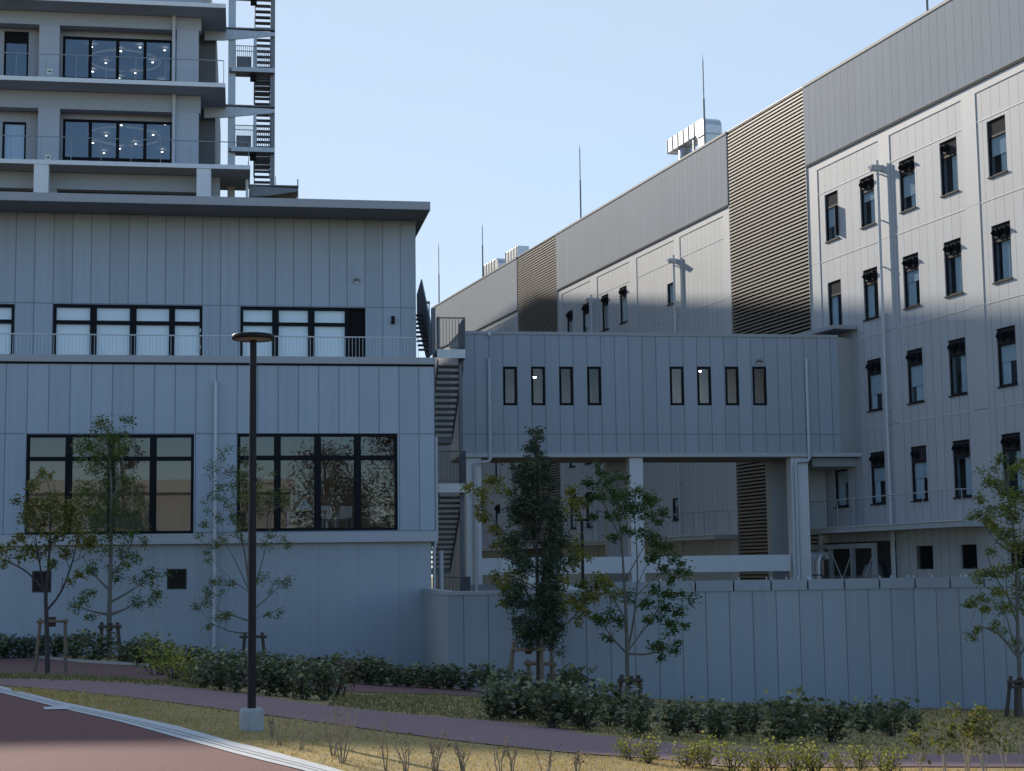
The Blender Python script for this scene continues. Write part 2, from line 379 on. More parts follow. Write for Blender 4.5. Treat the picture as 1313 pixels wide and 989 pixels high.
FLZ=2.781
table(ax(394,656,51.4),51.4,FLZ,1.3,.8,'pale table where the reader in a blue shirt sits, behind the right wide window')
table(ax(462,662,52.6),52.6,FLZ,1.6,.8,'pale table with no one at it, deeper inside the right wide window')
chair(ax(420,664,50.9),50.95,FLZ,R(12),'pale chair seen from behind, nearest the reader behind the right wide window')
chair(ax(440,667,51.3),51.35,FLZ,R(-25),'pale chair turned a little, second from the reader behind the right wide window')
chair(ax(486,667,51.9),52.0,FLZ,R(160),'pale chair far right inside the right wide window, facing the glass')
chair(ax(381,667,51.2),51.2,FLZ,R(82),'pale chair under the seated reader in a blue shirt')
def person():
    x0,y0=ax(384,667,51.2),51.2
    t=thing('person','person in a light blue shirt sitting at a table inside the right wide window','person',(x0,y0,FLZ)); OFF[t.name]=(0,0,0)
    def skin(name,pts,edges,rad,m,parent):
        me=bpy.data.meshes.new(name); me.from_pydata(pts,edges,[]); o=bpy.data.objects.new(name,me); COL.objects.link(o); o.parent=parent
        o.modifiers.new('skin','SKIN'); 
        for v,r in zip(me.skin_vertices[0].data,rad): v.radius=r if isinstance(r,tuple) else (r,r)
        me.skin_vertices[0].data[0].use_root=True
        s=o.modifiers.new('sub','SUBSURF'); s.levels=s.render_levels=1; me.materials.append(m); return o
    skinm=mat('skin',(.50,.33,.25),.55,.05); shirt=mat('blue_shirt',(.42,.52,.66),.8,.06); trou=mat('dark_trousers',(.05,.055,.07),.85); hair=mat('dark_hair',(.015,.012,.01),.6)
    P=[(0,0,.55),(.05,0,.78),(.12,0,1.0),(.17,0,1.08),(.22,0,1.17),(.24,0,1.27),(.25,0,1.34),
       (.14,-.19,1.0),(.22,-.24,.80),(.45,-.14,.76),(.53,-.12,.76),
       (.14,.19,1.0),(.22,.24,.80),(.45,.14,.76),(.53,.12,.76),
       (.02,-.1,.52),(.42,-.11,.50),(.44,-.11,.10),(.54,-.11,.05),(.02,.1,.52),(.42,.11,.50),(.44,.11,.10),(.54,.11,.05)]
    E=[(0,1),(1,2),(2,3),(3,4),(4,5),(5,6),(2,7),(7,8),(8,9),(9,10),(2,11),(11,12),(12,13),(13,14),(0,15),(15,16),(16,17),(17,18),(0,19),(19,20),(20,21),(21,22)]
    Rd=[(.13,.16),(.12,.14),(.11,.16),.06,(.075,.07),(.09,.085),(.05,.05),.055,.045,.035,.03,.055,.045,.035,.03,.085,.065,.05,.04,.085,.065,.05,.04]
    skin('body',P,E,Rd,skinm,t)
    S=[(0,0,.55),(.05,0,.78),(.12,0,1.0),(.14,-.19,1.0),(.22,-.24,.80),(.38,-.17,.765),(.14,.19,1.0),(.22,.24,.80),(.38,.17,.765)]
    skin('shirt',S,[(0,1),(1,2),(2,3),(3,4),(4,5),(2,6),(6,7),(7,8)],[(.145,.175),(.135,.155),(.125,.175),.07,.06,.05,.07,.06,.05],shirt,t)
    S=[(0,0,.55),(.02,-.1,.53),(.42,-.11,.51),(.44,-.11,.16),(.02,.1,.53),(.42,.11,.51),(.44,.11,.16)]
    skin('trousers',S,[(0,1),(1,2),(2,3),(0,4),(4,5),(5,6)],[(.135,.165),.098,.077,.065,.098,.077,.065],trou,t)
    b=MB(); b.lathe((.215,0,1.25),[(0,.15),(.05,.145),(.09,.11),(.112,.05),(.112,-.01),(.08,-.08),(.0,-.09)],16); h=b.build('hair',hair,t); 
    fc=MB()
    for sy in (-.032,.032): fc.lathe((.318,sy,1.25),[(0,.012),(.011,.005),(.011,-.005),(0,-.012)],8)
    fc.build('eyes',M_black,t)
    MB().prism([(.31,1.245),(.355,1.205),(.315,1.20)],-.014,.014,'Y').build('nose',skinm,t)
person()
# ================================================================== TOWER (behind, upper left)
YT=78.; YS=76.4; YW=78.9; TX=-1.91
tw=thing('tower_building','tall grey tower with balcony slabs and lit window bands behind the low building, upper left','building',(-20,YT,0))
XT=-48.
def slabz(px_,py_): return az(px_,py_,YS)
S=[(slabz(200,1.2),slabz(200,8)),(slabz(200,103.6),slabz(200,109.6)),(slabz(200,208.8),slabz(200,216))]
H=S[1][0]-S[2][0]
floors=[S[0][0],S[1][0],S[2][0]]
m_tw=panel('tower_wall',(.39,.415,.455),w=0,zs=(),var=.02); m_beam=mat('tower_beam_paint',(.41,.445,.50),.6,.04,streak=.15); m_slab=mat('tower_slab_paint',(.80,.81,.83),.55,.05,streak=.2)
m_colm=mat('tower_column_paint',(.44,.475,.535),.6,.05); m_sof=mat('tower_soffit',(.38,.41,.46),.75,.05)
xs_r=[ax(289,100,YS),ax(289,100,YS),ax(321,210,YS)]
for i,(zt,zb) in enumerate(S):
    x1=xs_r[i]; zl=zt-.2
    MB().box(XT,x1,YS,YS+.09,zl,zt).build('slab_edge',m_slab,tw)
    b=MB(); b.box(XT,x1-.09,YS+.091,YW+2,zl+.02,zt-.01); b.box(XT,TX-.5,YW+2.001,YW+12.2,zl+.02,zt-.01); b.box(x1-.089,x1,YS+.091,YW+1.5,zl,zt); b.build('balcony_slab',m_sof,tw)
# roof above the frame and the walls of each storey
ZR=29.2
bz=[az(200,37.5,YT),az(200,143.5,YT),az(200,245.5,YT)]
for i in range(3):
    x1=TX if i<2 else ax(282,240,YT)
    MB().box(XT,x1,YT,YT+.55,bz[i],S[i][0]-.2-.002).build('beam',m_beam,tw)
colx=[(50,76),(226.5,254.5)]
def holes_for(i):
    fl=S[i+1][0]; y0=46+ i*108
    a=(ax(80.5,y0+20,YW),ax(221,y0+20,YW),fl+.02,az(150,49+i*105.5,YW)); b_=(ax(5+(-2.)*i,70+105*i,YW),ax(36.5-3*i,70+105*i,YW),fl+.02,az(20,40.5+116*i,YW))
    return a,b_
for i in range(2):
    a,b_=holes_for(i); fl=S[i+1][0]; ce=S[i][0]-.2
    extra=[(a[0]-8.2*k,a[1]-8.2*k,a[2],a[3]) for k in (1,2,3)]
    MB().wall(XT,TX-.3,fl,ce,[a,b_]+extra,YW,.2).build('wall',m_tw,tw)
    w=(a[1]-a[0]); vs=[(a[0]+w*k/4-.09,a[0]+w*k/4+.06) for k in (1,2,3)]
    tz=fl+.02+.72
    f=window(tw,*a,YW,vs,[(tz-.07,tz+.07)],fr=.11,gl=G_tower)
    f2=window(tw,*b_,YW,(),[(tz-.05,tz+.05)] if i==0 else [(fl+.55,fl+.62)],fr=.09,gl=G_tower)
    if i==0: MB().box(b_[0]+.09,b_[1]-.09,YW+.03,YW+.06,b_[3]-.55,b_[3]-.09).build('blind_box',M_black,f2)
    else:
        MB().box(b_[0]+.1,b_[1]-.1,YW+.2,YW+.23,fl+.65,b_[3]-.1).build('roller_blind',M_blind,f2)
    for e in extra: window(tw,*e,YW,(),[(tz-.07,tz+.07)],fr=.11,gl=G_tower)
    for c in colx:
        y=65+105*i; MB().box(ax(c[0]-1.5*i,y,YT),ax(c[1],y,YT),YT+.002,YT+.7,fl,bz[i]-.002).build('column',m_colm,tw)
    for k in range(1,5): MB().box(ax(50,65,YT)-6.6*k,ax(76,65,YT)-6.6*k,YT+.002,YT+.7,fl,bz[i]-.002).build('column',m_colm,tw)
    # room, ceiling lamps and hanging ring lamp
    b=MB(); b.box(XT,TX-.5,YW+12,YW+12.2,fl,ce); b.box(TX-.7,TX-.5,YW+.3,YW+12,fl,ce); b.box(ax(60,70,YW)-.1,ax(60,70,YW)+.1,YW+.3,YW+12,fl,ce); b.build('room_wall',mat('tower_room',(.30,.30,.30),.8,.05),tw)
    b=MB()
    for (lx,ly) in [(1.0,1.5),(1.5,4.),(2.4,2.),(2.9,5.5),(3.4,1.3),(3.9,3.6),(4.6,1.6),(4.9,4.8),(.7,5.5),(2.0,6.5),(4.2,6.9),(1.1,7.5)]:
        b.lathe((a[0]+lx*1.0,YW+2.2+ly*1.05,ce-.16),[(0,0),(.055,0),(.055,.03)],10)
    b.build('ceiling_lamp',M_lamp,tw)
    cx_=(a[0]+a[1])/2+.1; b=MB(); pts=[(cx_+1.75*math.cos(w_),YW+3.+1.75*math.sin(w_),ce-1.05) for w_ in np.linspace(0,2*math.pi,41)]
    b.tube(pts,.05,6); b.build('ring_lamp',emis('ring_lamp_glow',(1.,.86,.66),.05),tw)
    # rail and posts
    b=MB(); xr_=xs_r[i+1]-.08; zt=fl+1.1; b.tube([(XT,YS+.06,zt),(xr_,YS+.06,zt),(xr_,YW+1.2,zt)],.024,6)
    x=xr_
    while x>XT: b.tube([(x,YS+.06,fl),(x,YS+.06,zt)],.016,5); x-=1.35
    b.tube([(xr_,YW+1.2,fl),(xr_,YW+1.2,zt)],.016,5); b.build('railing',M_rail,tw)
    b=MB(); x=ax(222.5,75+105*i,YT-.1); b.tube([(x,YT-.12,S[i][0]-.2),(x,YT-.12,fl)],.085,10); b.tube([(x,YT-.12,S[i][0]-.75),(x,YT-.12,S[i][0]-.2)],.11,10); b.build('downpipe',M_pipe,tw)
    # running-figure style exit arrow plate
    sx,sz=(ax(63.5,92,YT),az(63.5,92,YT)) if i==0 else (ax(61.3,202,YT),az(61.3,202,YT))
    o=MB().box(sx-.13,sx+.13,YT-.02,YT-.001,sz-.13,sz+.13).build('sign_plate',mat('sign_white',(.72,.76,.66),.5,.03),tw)
    b=MB(); yy=YT-.026; b.box(sx-.08,sx+.02,yy,yy+.004,sz-.022,sz+.022); b.prism([(sx+.015,sz-.07),(sx+.09,sz),(sx+.015,sz+.07)],yy,yy+.004,'Y'); b.build('arrow',mat('sign_dark_green',(.015,.05,.03),.5),o)
# end wall and lower storey
b=MB(); b.box(TX-.6,-1.25,YW+1.6,YW+24,5,ZR); b.box(XT,-1.3,YW+24,YW+25,5,ZR); b.box(XT,XT+.5,YW,YW+24,5,ZR); b.build('end_wall',mat('tower_end_wall',(.155,.155,.16),.7,.08),tw)
b=MB(); b.box(XT,TX-.35,YW+.2,YW+.5,9,S[2][0]-.21); b.build('lower_wall',mat('tower_lower_wall',(.13,.13,.135),.8),tw)
for c in [(43,62),(252,270.5)]:
    MB().box(ax(c[0],230,YS),ax(c[1],230,YS),YS+.05,YS+.6,10.,S[2][0]-.2-.003).build('column',m_slab,tw)
    MB().box(ax(c[0],230,YT),ax(c[1]+11,230,YT),YT+.05,YT+.6,10.,bz[2]-.003).build('column',m_beam,tw)
for k in (1,2,3,4): MB().box(ax(43,230,YS)-8.0*k,ax(62,230,YS)-8.0*k,YS+.05,YS+.6,10.,S[2][0]-.2-.003).build('column',m_slab,tw)
MB().box(ax(315,240,YS+2),ax(318.5,240,YS+2),YS+1.95,YS+2.05,13.,S[2][0]-.21).build('post',m_slab,tw)
MB().box(XT,TX,YT,YW+25,S[0][0]+.002,ZR).build('roof',m_beam,tw)
# unseen block added behind the tower, shaped to cast the long building's shadow
MB().prism([(118,0),(118,46.9),(166,46.9),(192,37.5),(220,37.5),(220,0)],XT-10,-2.3,'X').build('shadow_caster_block',panel('shadow_caster_panels',(.36,.36,.365),w=1.2,zs=(20,24,28,32,36,40,44)),tw)

# steel stair on the tower's end
st=thing('steel_staircase','galvanised steel fire stair with open treads on the end of the tower, against the sky','staircase',(0,80,10))
YP=80.
def sx(p,y=100): return ax(p,y,YP)
b=MB(); b.box(sx(292.5),sx(302),YP,YP+.3,12,33.); b.build('post',M_galv,st)
b=MB(); b.box(sx(346.8),sx(352.6),YP+.1,YP+.35,12,33.); b.build('post',M_galvd,st)
b=MB(); b.box(sx(352.8),sx(354.2),YP+4.4,YP+4.6,12,33.); b.build('post',M_galvd,st)
tr0,tr1=sx(327.6),sx(347.2)
levels=[az(320,90,YP)+H,az(320,90,YP),az(320,192,YP),az(320,192,YP)-H]
for li,zl in enumerate(levels[:3]):
    b=MB(); n=17
    for k in range(n):
        z=zl-.06-(k+1)*H/(n+1); y=YP+.7+k*.235
        b.box(tr0,tr1,y,y+.27,z-.10,z-.02)
    b.build('treads',mat('stair_tread_steel',(.085,.09,.10),.6,.2,metal=.3),st)
    b=MB()
    for x in (tr0-.05,tr1+.005): b.hexa([(x,YP+.55,zl-.5),(x+.045,YP+.55,zl-.5),(x+.045,YP+.9+n*.235,zl-H-.3),(x,YP+.9+n*.235,zl-H-.3),(x,YP+.55,zl-.1),(x+.045,YP+.55,zl-.1),(x+.045,YP+.9+n*.235,zl-H+.1),(x,YP+.9+n*.235,zl-H+.1)])
    b.build('stringer',M_galvd,st)
for li,zl in enumerate(levels[:3]):
    o=MB().box(sx(294),sx(352),YP-.25,YP+.68,zl-.16,zl).build('landing',M_galvd,st)
    MB().box(sx(297),sx(352.5),YP-.30,YP-.252,zl-.17,zl+.05).build('toe_plate',M_galv,o)
    b=MB(); x0,x1=sx(302),sx(347); zt=zl+1.15
    b.tube([(x0,YP-.22,zt),(x1,YP-.22,zt)],.022,6); b.tube([(x0,YP+.6,zt),(x1,YP+.6,zt)],.022,6)
    for k in range(19): x=x0+(x1-x0)*k/18; b.tube([(x,YP+.6,zl),(x,YP+.6,zt)],.011,4); b.tube([(x,YP-.22,zl),(x,YP-.22,zt)],.011,4)
    b.build('railing',M_galvd,st)
    MB().box(x0+.05,sx(322),YP+.3,YP+.33,zl+.15,zl+.78).build('louvre_screen',M_galvd,st)
    MB().box(sx(325),sx(329),YP-.2,YP-.05,zl,zl+1.75).build('short_post',M_galv,st)
    MB().box(sx(326)-.2,sx(329),YP+.2,YP+.6,zl-.42,zl-.17).build('hanger_block',M_black,st)
    b=MB(); zt=az(320,(34.5,137,240)[1],YP)+H*(1-li) if li<2 else az(330,247,YP); 
    if li<2:
        b.prism([(sx(262),zt-.02),(sx(352),zt-.12),(sx(352),zt-.30),(sx(286),zt-.62),(sx(262),zt-.66)],YP-.1,YP,'Y'); o=b.build('tapered_bracket',M_galv,st)
        b=MB(); b.box(sx(262),sx(352.5),YP-.2,YP+.1,zt-.03,zt+.03); b.build('bracket_flange',M_galvd,o)
b=MB(); zt=az(350,246,YP); b.prism([(sx(320),zt),(sx(381.5),zt-.1),(sx(381.5),zt-.22),(sx(345),zt-.48),(sx(320),zt-.55)],YP-1.2,YP-1.1,'Y'); b.build('canopy_bracket',M_galvd,st)
b=MB(); b.box(sx(320),sx(382),YP-1.25,YP+2,zt,zt+.05); b.build('canopy',M_galvd,st)
b=MB()
for k in range(11): x=sx(338+4*k); b.tube([(x,YP-.2,zt-.9),(x,YP-.2,zt-.02)],.010,4)
b.tube([(sx(381),YP-1.1,zt-.9),(sx(381),YP-1.1,zt+.4)],.03,6); b.tube([(sx(353),YP-1.1,zt),(sx(353),YP-1.1,zt+.5)],.02,6); b.build('canopy_railing',M_galvd,st)

# ================================================================== STAIR on the low building's side
ss=thing('outdoor_staircase','weathered steel outdoor staircase with see-through treads beside the low grey building','staircase',(6.5,54,-2))
YA=53.6
xl,xr2=ax(560.5,452,YA),ax(597.5,452,YA)
zU,zL,zB=az(580,449,YA),az(580,621,YA),az(580,776,YA)
def landing(z,xa,xb,rz,slop=True):
    o=MB().box(xa,xb,YA,YA+1.15,z-.10,z-.02).build('landing',M_stair,ss)
    MB().box(xa,xb-.02,YA-.03,YA-.002,z-.27,z+.02).build('fascia_beam',M_galv,o)
    MB().box(xb-.04,xb,YA+.0,YA+1.15,z-.27,z-.101).build('side_beam',M_stair,o)
    b=MB(); zt=z+rz
    b.tube([(xa,YA+.02,zt),(xb-.03,YA+.02,zt),(xb-.03,YA+1.6,zt)],.022,6); b.tube([(xa,YA+.02,z+.1),(xb-.03,YA+.02,z+.1),(xb-.03,YA+1.6,z+.1)],.014,6)
    n=9
    for k in range(n+1): x=xa+(xb-.03-xa)*k/n; b.tube([(x,YA+.02,z-.05 if k in (0,n) else z+.1),(x,YA+.02,zt)],.02 if k in (0,n) else .0095,5)
    for k in range(1,13): y=YA+.02+1.58*k/12; b.tube([(xb-.03,y,z+.1),(xb-.03,y,zt)],.012,5)
    b.build('railing',M_stair,ss)
landing(zU,xl,xr2,1.08); landing(zL,xl,xr2-.02,1.08); landing(zB,xl,ax(604,760,YA),.9)
def flight(ztop,x0,x1,n=12,rise=.182,run=.245):
    b=MB()
    for k in range(n):
        z=ztop-.06-(k+1)*rise; y=YA+1.2+k*run; b.box(x0+.04,x1-.04,y-.04,y+.26,z-.075,z)
    b.build('treads',mat('landing_stair_tread',(.075,.08,.09),.6,.25,metal=.3),ss)
    for x in (x0,x1-.03):
        s=MB(); y0,y1=YA+1.1,YA+1.2+n*run; za,zb=ztop-.05,ztop-.06-(n+.4)*rise
        s.hexa([(x,y0,za-.30),(x+.03,y0,za-.30),(x+.03,y1,zb-.22),(x,y1,zb-.22),(x,y0,za),(x+.03,y0,za),(x+.03,y1,zb+.08),(x,y1,zb+.08)]); s.build('stringer',M_stair,ss)
    zb=ztop-.06-(n+1)*rise
    MB().box(x0-1.1,x1,YA+1.2+n*run,YA+2.4+n*run,zb-.22,zb).build('half_landing',M_stair,ss)
    return zb
xt0,xt1=ax(560,470,YA+1.2)+.02,ax(594,462,YA+1.2)
h1=flight(zU-.12,xt0,xt1,12); h2=flight(zL-.12,xt0,xt1-.06,14,.17)
# return flight rising toward the roof on the wall side
b=MB()
for k in range(9): b.box(6.02,6.385,55.1+k*.27,55.4+k*.27,zU+.2+k*.19,zU+.245+k*.19)
b.build('treads',mat('landing_stair_tread',(0,0,0)),ss)
MB().prism([(54.7,zU),(54.9,zU+1.05),(57.7,zU+3.1),(59.2,zU+2.8),(59.2,zU+1.9),(56.2,zU)],6.39,6.43,'X').build('stair_guard',mat('dark_guard_plate',(.30,.315,.34),.6,.2),ss)
b=MB(); b.box(ax(553.5,420,YA+.8),ax(558.5,420,YA+.8),YA+.8,YA+1.,zU,az(556,395,YA+.8)); b.box(ax(561,420,YA+.1),ax(563.5,420,YA+.1),YA+.1,YA+.2,zU,az(562,406,YA+.1)); b.build('post',M_stair,ss)
b=MB(); b.box(ax(546,400,YA+1),ax(551,400,YA+1),YA+.9,YA+1.,az(548,390,YA+1),az(548,387,YA+1)); b.tube([(ax(550,390,YA+1),YA+.95,az(550,388,YA+1)),(ax(550,390,YA+1),YA+.95,zU)],.02,6); b.build('guard_post',M_stair,ss)
for p in (597.5,561.5): 
    b=MB(); x=ax(p,600,YA); b.box(x-.06,x+.06,YA+1.1,YA+1.22,-2.4,zU-.11); b.build('post',M_stair,ss)
b=MB(); x=ax(559.6,640,52.); b.tube([(x,52.,az(560,560,52)),(x,52.,az(560,690,52)),(x-.1,51.9,az(557,705,52)),(x-.1,51.9,-2.)],.055,10); b.build('downpipe',M_pipe,fb)
b=MB(); x=ax(566,760,53); b.tube([(x,53.,az(560,706,53)),(x,53.,-2.)],.075,10); b.build('downpipe',M_pipe,fb)

# ================================================================== CORRIDOR BUILDING
YC=67.5
cb=thing('corridor_building','raised grey corridor on white columns with narrow upright windows, joining the two buildings','building',(17,YC,-2))
cx0,cx1=ax(591,500,YC),ax(1076,500,YC); zc0,zc1=6.36,11.42
m_cb=panel('corridor_panels',(.37,.41,.465),x0=ax(608.5,440,YC)-17,w=.6,zs=(az(800,557,YC)+2,),gw=.034)
wx=[(645,663),(681,699),(717,735),(753,771),(859,877),(894,912),(930,947.5),(965,983)]
hol=[(ax(a,495,YC),ax(b,495,YC),az((a+b)/2,520,YC),az((a+b)/2,470.2,YC)) for a,b in wx]
MB().wall(cx0,cx1,zc0,zc1,hol,YC,.2).build('wall',m_cb,cb)
b=MB(); b.box(cx0,cx1,YC+3.2,YC+3.4,zc0,zc1); b.box(cx0,cx0+.2,YC+.201,YC+3.2,zc0,zc1); b.build('rear_wall',mat('corridor_plaster',(.60,.615,.63),.8,.04),cb)
MB().box(cx0+.2,cx1,YC+.201,YC+3.2,10.6,10.7).build('ceiling',mat('corridor_plaster',(.60,.615,.63),.8,.04),cb)
MB().box(cx0-.02,cx1+.02,YC-.04,YC+3.44,zc1+.001,zc1+.14).build('coping',M_fascia,cb,bevel=.01)
b=MB(); b.box(cx0-.01,cx1+1.0,YC-.05,YC-.001,zc0-.10,zc0+.06); b.build('drip_trim',mat('drip_trim_metal',(.46,.48,.5),.4,.04),cb)
MB().box(cx0,cx1+1.6,YC+.0,YC+3.4,zc0-.12,zc0-.002).build('soffit',M_soffit,cb)
for k,h in enumerate(hol):
    f=window(cb,*h,YC,(),(),fr=.10,gl=G_cor,rec=.0)
    if k in (1,4,5,7):
        b=MB(); x=(h[0]+h[1])/2+(.4,0.03,.4,.45,-.1,.1,.5,0)[k]; b.lathe((x,YC+1.0,h[3]-(.35 if k==1 else .1)),[(0,0),(.07,0),(.07,.03),(0,.03)],8); b.build('ceiling_lamp',emis('corridor_lamp_glow',(.93,.97,1.),38.) if k==1 else bpy.data.materials['corridor_lamp_glow'],cb)
# the narrow end bay against the long building
ex0,ex1=cx1,ax(1103,500,YC+.5)
b=MB(); b.hexa([(ex0,YC+.02,zc0),(ex1,YC+.6,zc0),(ex1,YC+3,zc0),(ex0,YC+3,zc0),(ex0,YC+.02,zc1+.05),(ex1,YC+.6,zc1+.05),(ex1,YC+3,zc1+.05),(ex0,YC+3,zc1+.05)]); b.build('joint_cover',mat('joint_cover_metal',(.43,.43,.425),.55,.05),cb)
b=MB(); z=az(1085,422.5,YC); b.hexa([(ax(1066,420,YC),YC-.25,z),(ex1+.05,YC-.1,z),(ex1+.1,YC+3.2,z),(ax(1066,420,YC)-.6,YC+3.2,z),(ax(1066,420,YC),YC-.25,z+.16),(ex1+.05,YC-.1,z+.16),(ex1+.1,YC+3.2,z+.22),(ax(1066,420,YC)-.6,YC+3.2,z+.22)]); b.build('joint_roof',M_fascia,cb)
b=MB(); b.box(ax(1045,590,YC),ex1+.15,YC+.35,YC+3.0,zc0-.5,zc0-.13); b.build('joint_soffit',mat('joint_soffit_paint',(.30,.31,.32),.6),cb)
# columns and the tie beam
def col(x0,x1,y0,y1,zt=zc0-.125,m=M_white,z0=-2.4): MB().box(x0,x1,y0,y1,z0,zt).build('column',m,cb)
M_colw=mat('column_paint',(.68,.70,.73),.5,.05)
col(ax(599,650,YC),ax(618,650,YC),YC+.1,YC+.7,m=M_colw); col(ax(808,600,YC),ax(825,600,YC),YC+.1,YC+.7,m=M_colw); col(ax(1015,600,YC),ax(1037,600,YC),YC+.1,YC+.7,m=M_colw)
M_colg=mat('shaded_column_paint',(.40,.405,.41),.6,.05)  # column paint with the rear row's shade put into the grey
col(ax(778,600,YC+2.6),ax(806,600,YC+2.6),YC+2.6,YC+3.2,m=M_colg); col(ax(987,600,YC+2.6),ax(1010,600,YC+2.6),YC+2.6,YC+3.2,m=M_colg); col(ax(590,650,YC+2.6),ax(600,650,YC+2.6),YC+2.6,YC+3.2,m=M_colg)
MB().box(ax(618,720,YC)+.002,ax(1015,720,YC)-.002,YC+.15,YC+.55,1.39,2.08).build('tie_beam',mat('tie_beam_paint',(.72,.75,.79),.5,.06,streak=.2),cb)
MB().box(cx0,ax(1015,720,YC),YC+.0,YC+.3,-2.4,az(800,747,YC)).build('base_wall',mat('base_wall_paint',(.34,.35,.36),.7,.06),cb)
for p,q,ya,yb in ((626.5,610,592,748),(1034,1022,591,745)):
    y=YC-.1; b=MB(); x,x2=ax(p+1,500,y),ax(q,650,y); z=az(p,ya,y); zt=az(p,462,y)
    b.tube([(x,y,zt),(x,y,z+.1),(x-.08,y,z),(x2+.08,y,z-.03),(x2,y,z-.12),(x2,y,-1.)],.075,10); b.tube([(x,y,zt-.02),(x,y,zt+.06)],.10,10); b.build('downpipe',M_pipe,cb)
b=MB(); hood(b,ax(972.5,464,YC),YC-.002,az(972.5,464,YC),.13,.2); b.build('vent_hood',M_galv,cb)
b=MB(); x,z=ax(626.5,431,YC),zc1; b.box(x-.06,x+.06,YC-.2,YC-.05,z-.06,z+.08); b.build('wall_lamp',M_white,cb,bevel=.02)
# the pale sloping canopy seen through the columns
cn=thing('entrance_canopy','small white sloping canopy seen under the corridor, behind the boundary wall','canopy',(ax(702,748,64),64,-1))
b=MB(); x0,x1=ax(672,745,64),ax(727,745,64); b.hexa([(x0,63,.95),(x1+.25,63,.75),(x1,66,.75),(x0,66,.95),(x0,63,1.55),(x1+.25,63,.83),(x1,66,.83),(x0,66,1.62)]); b.build('canopy_roof',M_white,cn)
for x in (x0+.15,x1-.1): MB().box(x-.05,x+.05,63.3,63.4,-2.3,.76).build('post',M_galv,cn)

# ================================================================== LONG BUILDING (right), facade coordinates
lb=thing('long_building','long grey multi-storey building at right with brown louvre strips and sunlit upper storeys','building',(-70,0,-2),frame='B')
ox=-70
zP,zBd=23.75,20.05; xA,xB=-133.5,-18.
m_band=panel('metal_band',(.285,.325,.38),x0=.1,w=.6,zs=(),gw=.03,groove=.6,rough=.7,metal=0.,spec=.12,var=.03,streak=.2)
m_lw=panel('long_panels',(.47,.48,.50),x0=ax(0,0,1)*0+(-65.96+.12-ox),w=.59,zs=(),gw=.026,groove=.40,rough=.6,var=.03,streak=.2)
m_ln=panel('long_plain',(.48,.49,.51),w=0,zs=(15.3+2,11.38+2,7.43+2),gw=.03,groove=.5,var=.0,streak=.2)
LV=[(-110.2,-101.7),(-75.2,-66.85)]
bands=[(xA,LV[0][0]),(LV[0][1],LV[1][0]),(LV[1][1],xB)]
wins=[]   # x0,x1,z0,z1,hoods,curtain
cols5=[-65.32,-62.17,-58.93,-55.86,-52.6,-49.5,-46.4,-43.2,-40.1]
ROW=[(16.15,18.31),(12.1,14.27),(8.15,10.34),(4.17,6.37)]
hood_tab=[[0,2,2,1,0,2,2,2,2],[0,2,2,2,2,2,2,2,2],[None,2,2,2,2,2,2,2,2],['s',2,1,2,2,2,2,2,2]]
for r_,row in enumerate(hood_tab):
    for c_,h in enumerate(row):
        if h is None: continue
        z0,z1=ROW[r_]; x0=cols5[c_]
        if h=='s': wins.append((x0,x0+1.2,4.17,5.81,0,'small'))
        else: wins.append((x0,x0+1.2,z0,z1,h,(r_,c_)))
for x0 in (-100.1,-97.1,-93.7,-90.7): 
    for r_ in range(4): wins.append((x0,x0+1.15,*ROW[r_],2,(r_,int(-x0))))
for r_ in range(4): wins.append((-83.5,-82.4,ROW[r_][0],ROW[r_][1]-1.0,0,'small'))
for x0 in (-121.,-116.4):
    for r_ in (1,2,3): wins.append((x0,x0+1.2,*ROW[r_],2,(r_,int(-x0))))
vents=[(x,x+1.2,1.4,2.33) for x in (-58.75,-55.7,-52.5,-49.4)]
wins=[w for w in wins if not any(l[0]-1.3<w[0]<l[1] for l in LV)]
for i,(a,c) in enumerate(bands):
    MB().box(a,c,-.10,.5,zBd,zP).build('metal_band',m_band,lb)
    hs=[w[:4] for w in wins if a<w[0]<c]+[v for v in vents if a<v[0]<c]
    MB().wall(a,c,-3.,zBd-.001,hs,0,.3).build('wall',m_lw,lb)
    MB().box(a,c,-.13,.55,zP+.001,zP+.12).build('coping',mat('dark_coping',(.10,.105,.115),.6),lb)
    MB().box(a,c,-.085,-.001,zBd-.07,zBd-.002).build('shadow_joint',M_black,lb)
# raised frames round the bays
def frame(x0,x1,z0,z1): return (x0,x1,-.075,-.001,z0,z1)
zt=19.62
bays=[(-65.9,-60.5),(-59.6,-54.2),(-53.25,-47.9),(-47.,-41.6),(-100.9,-95.6),(-94.4,-88.95),(-87.9,-82.4),(-81.6,-76.0),(-132.5,-127),(-126,-120.5),(-119.8,-114.4),(-113.6,-111.)]
b=MB()
for (a,c) in bands: b.box(a,c,-.025,-.0005,zt,zBd-.075)
allb=sorted(bays)
for (a,c) in bands:
    inb=[q for q in allb if a-.1<q[0]<c]
    edges=[a]+[e for q in inb for e in q]+[c]
    for k in range(0,len(edges),2):
        if edges[k+1]-edges[k]>.02: b.box(edges[k],edges[k+1],-.025,-.0005,-3,zt-.0005)
b.build('bay_frame',m_ln,lb)
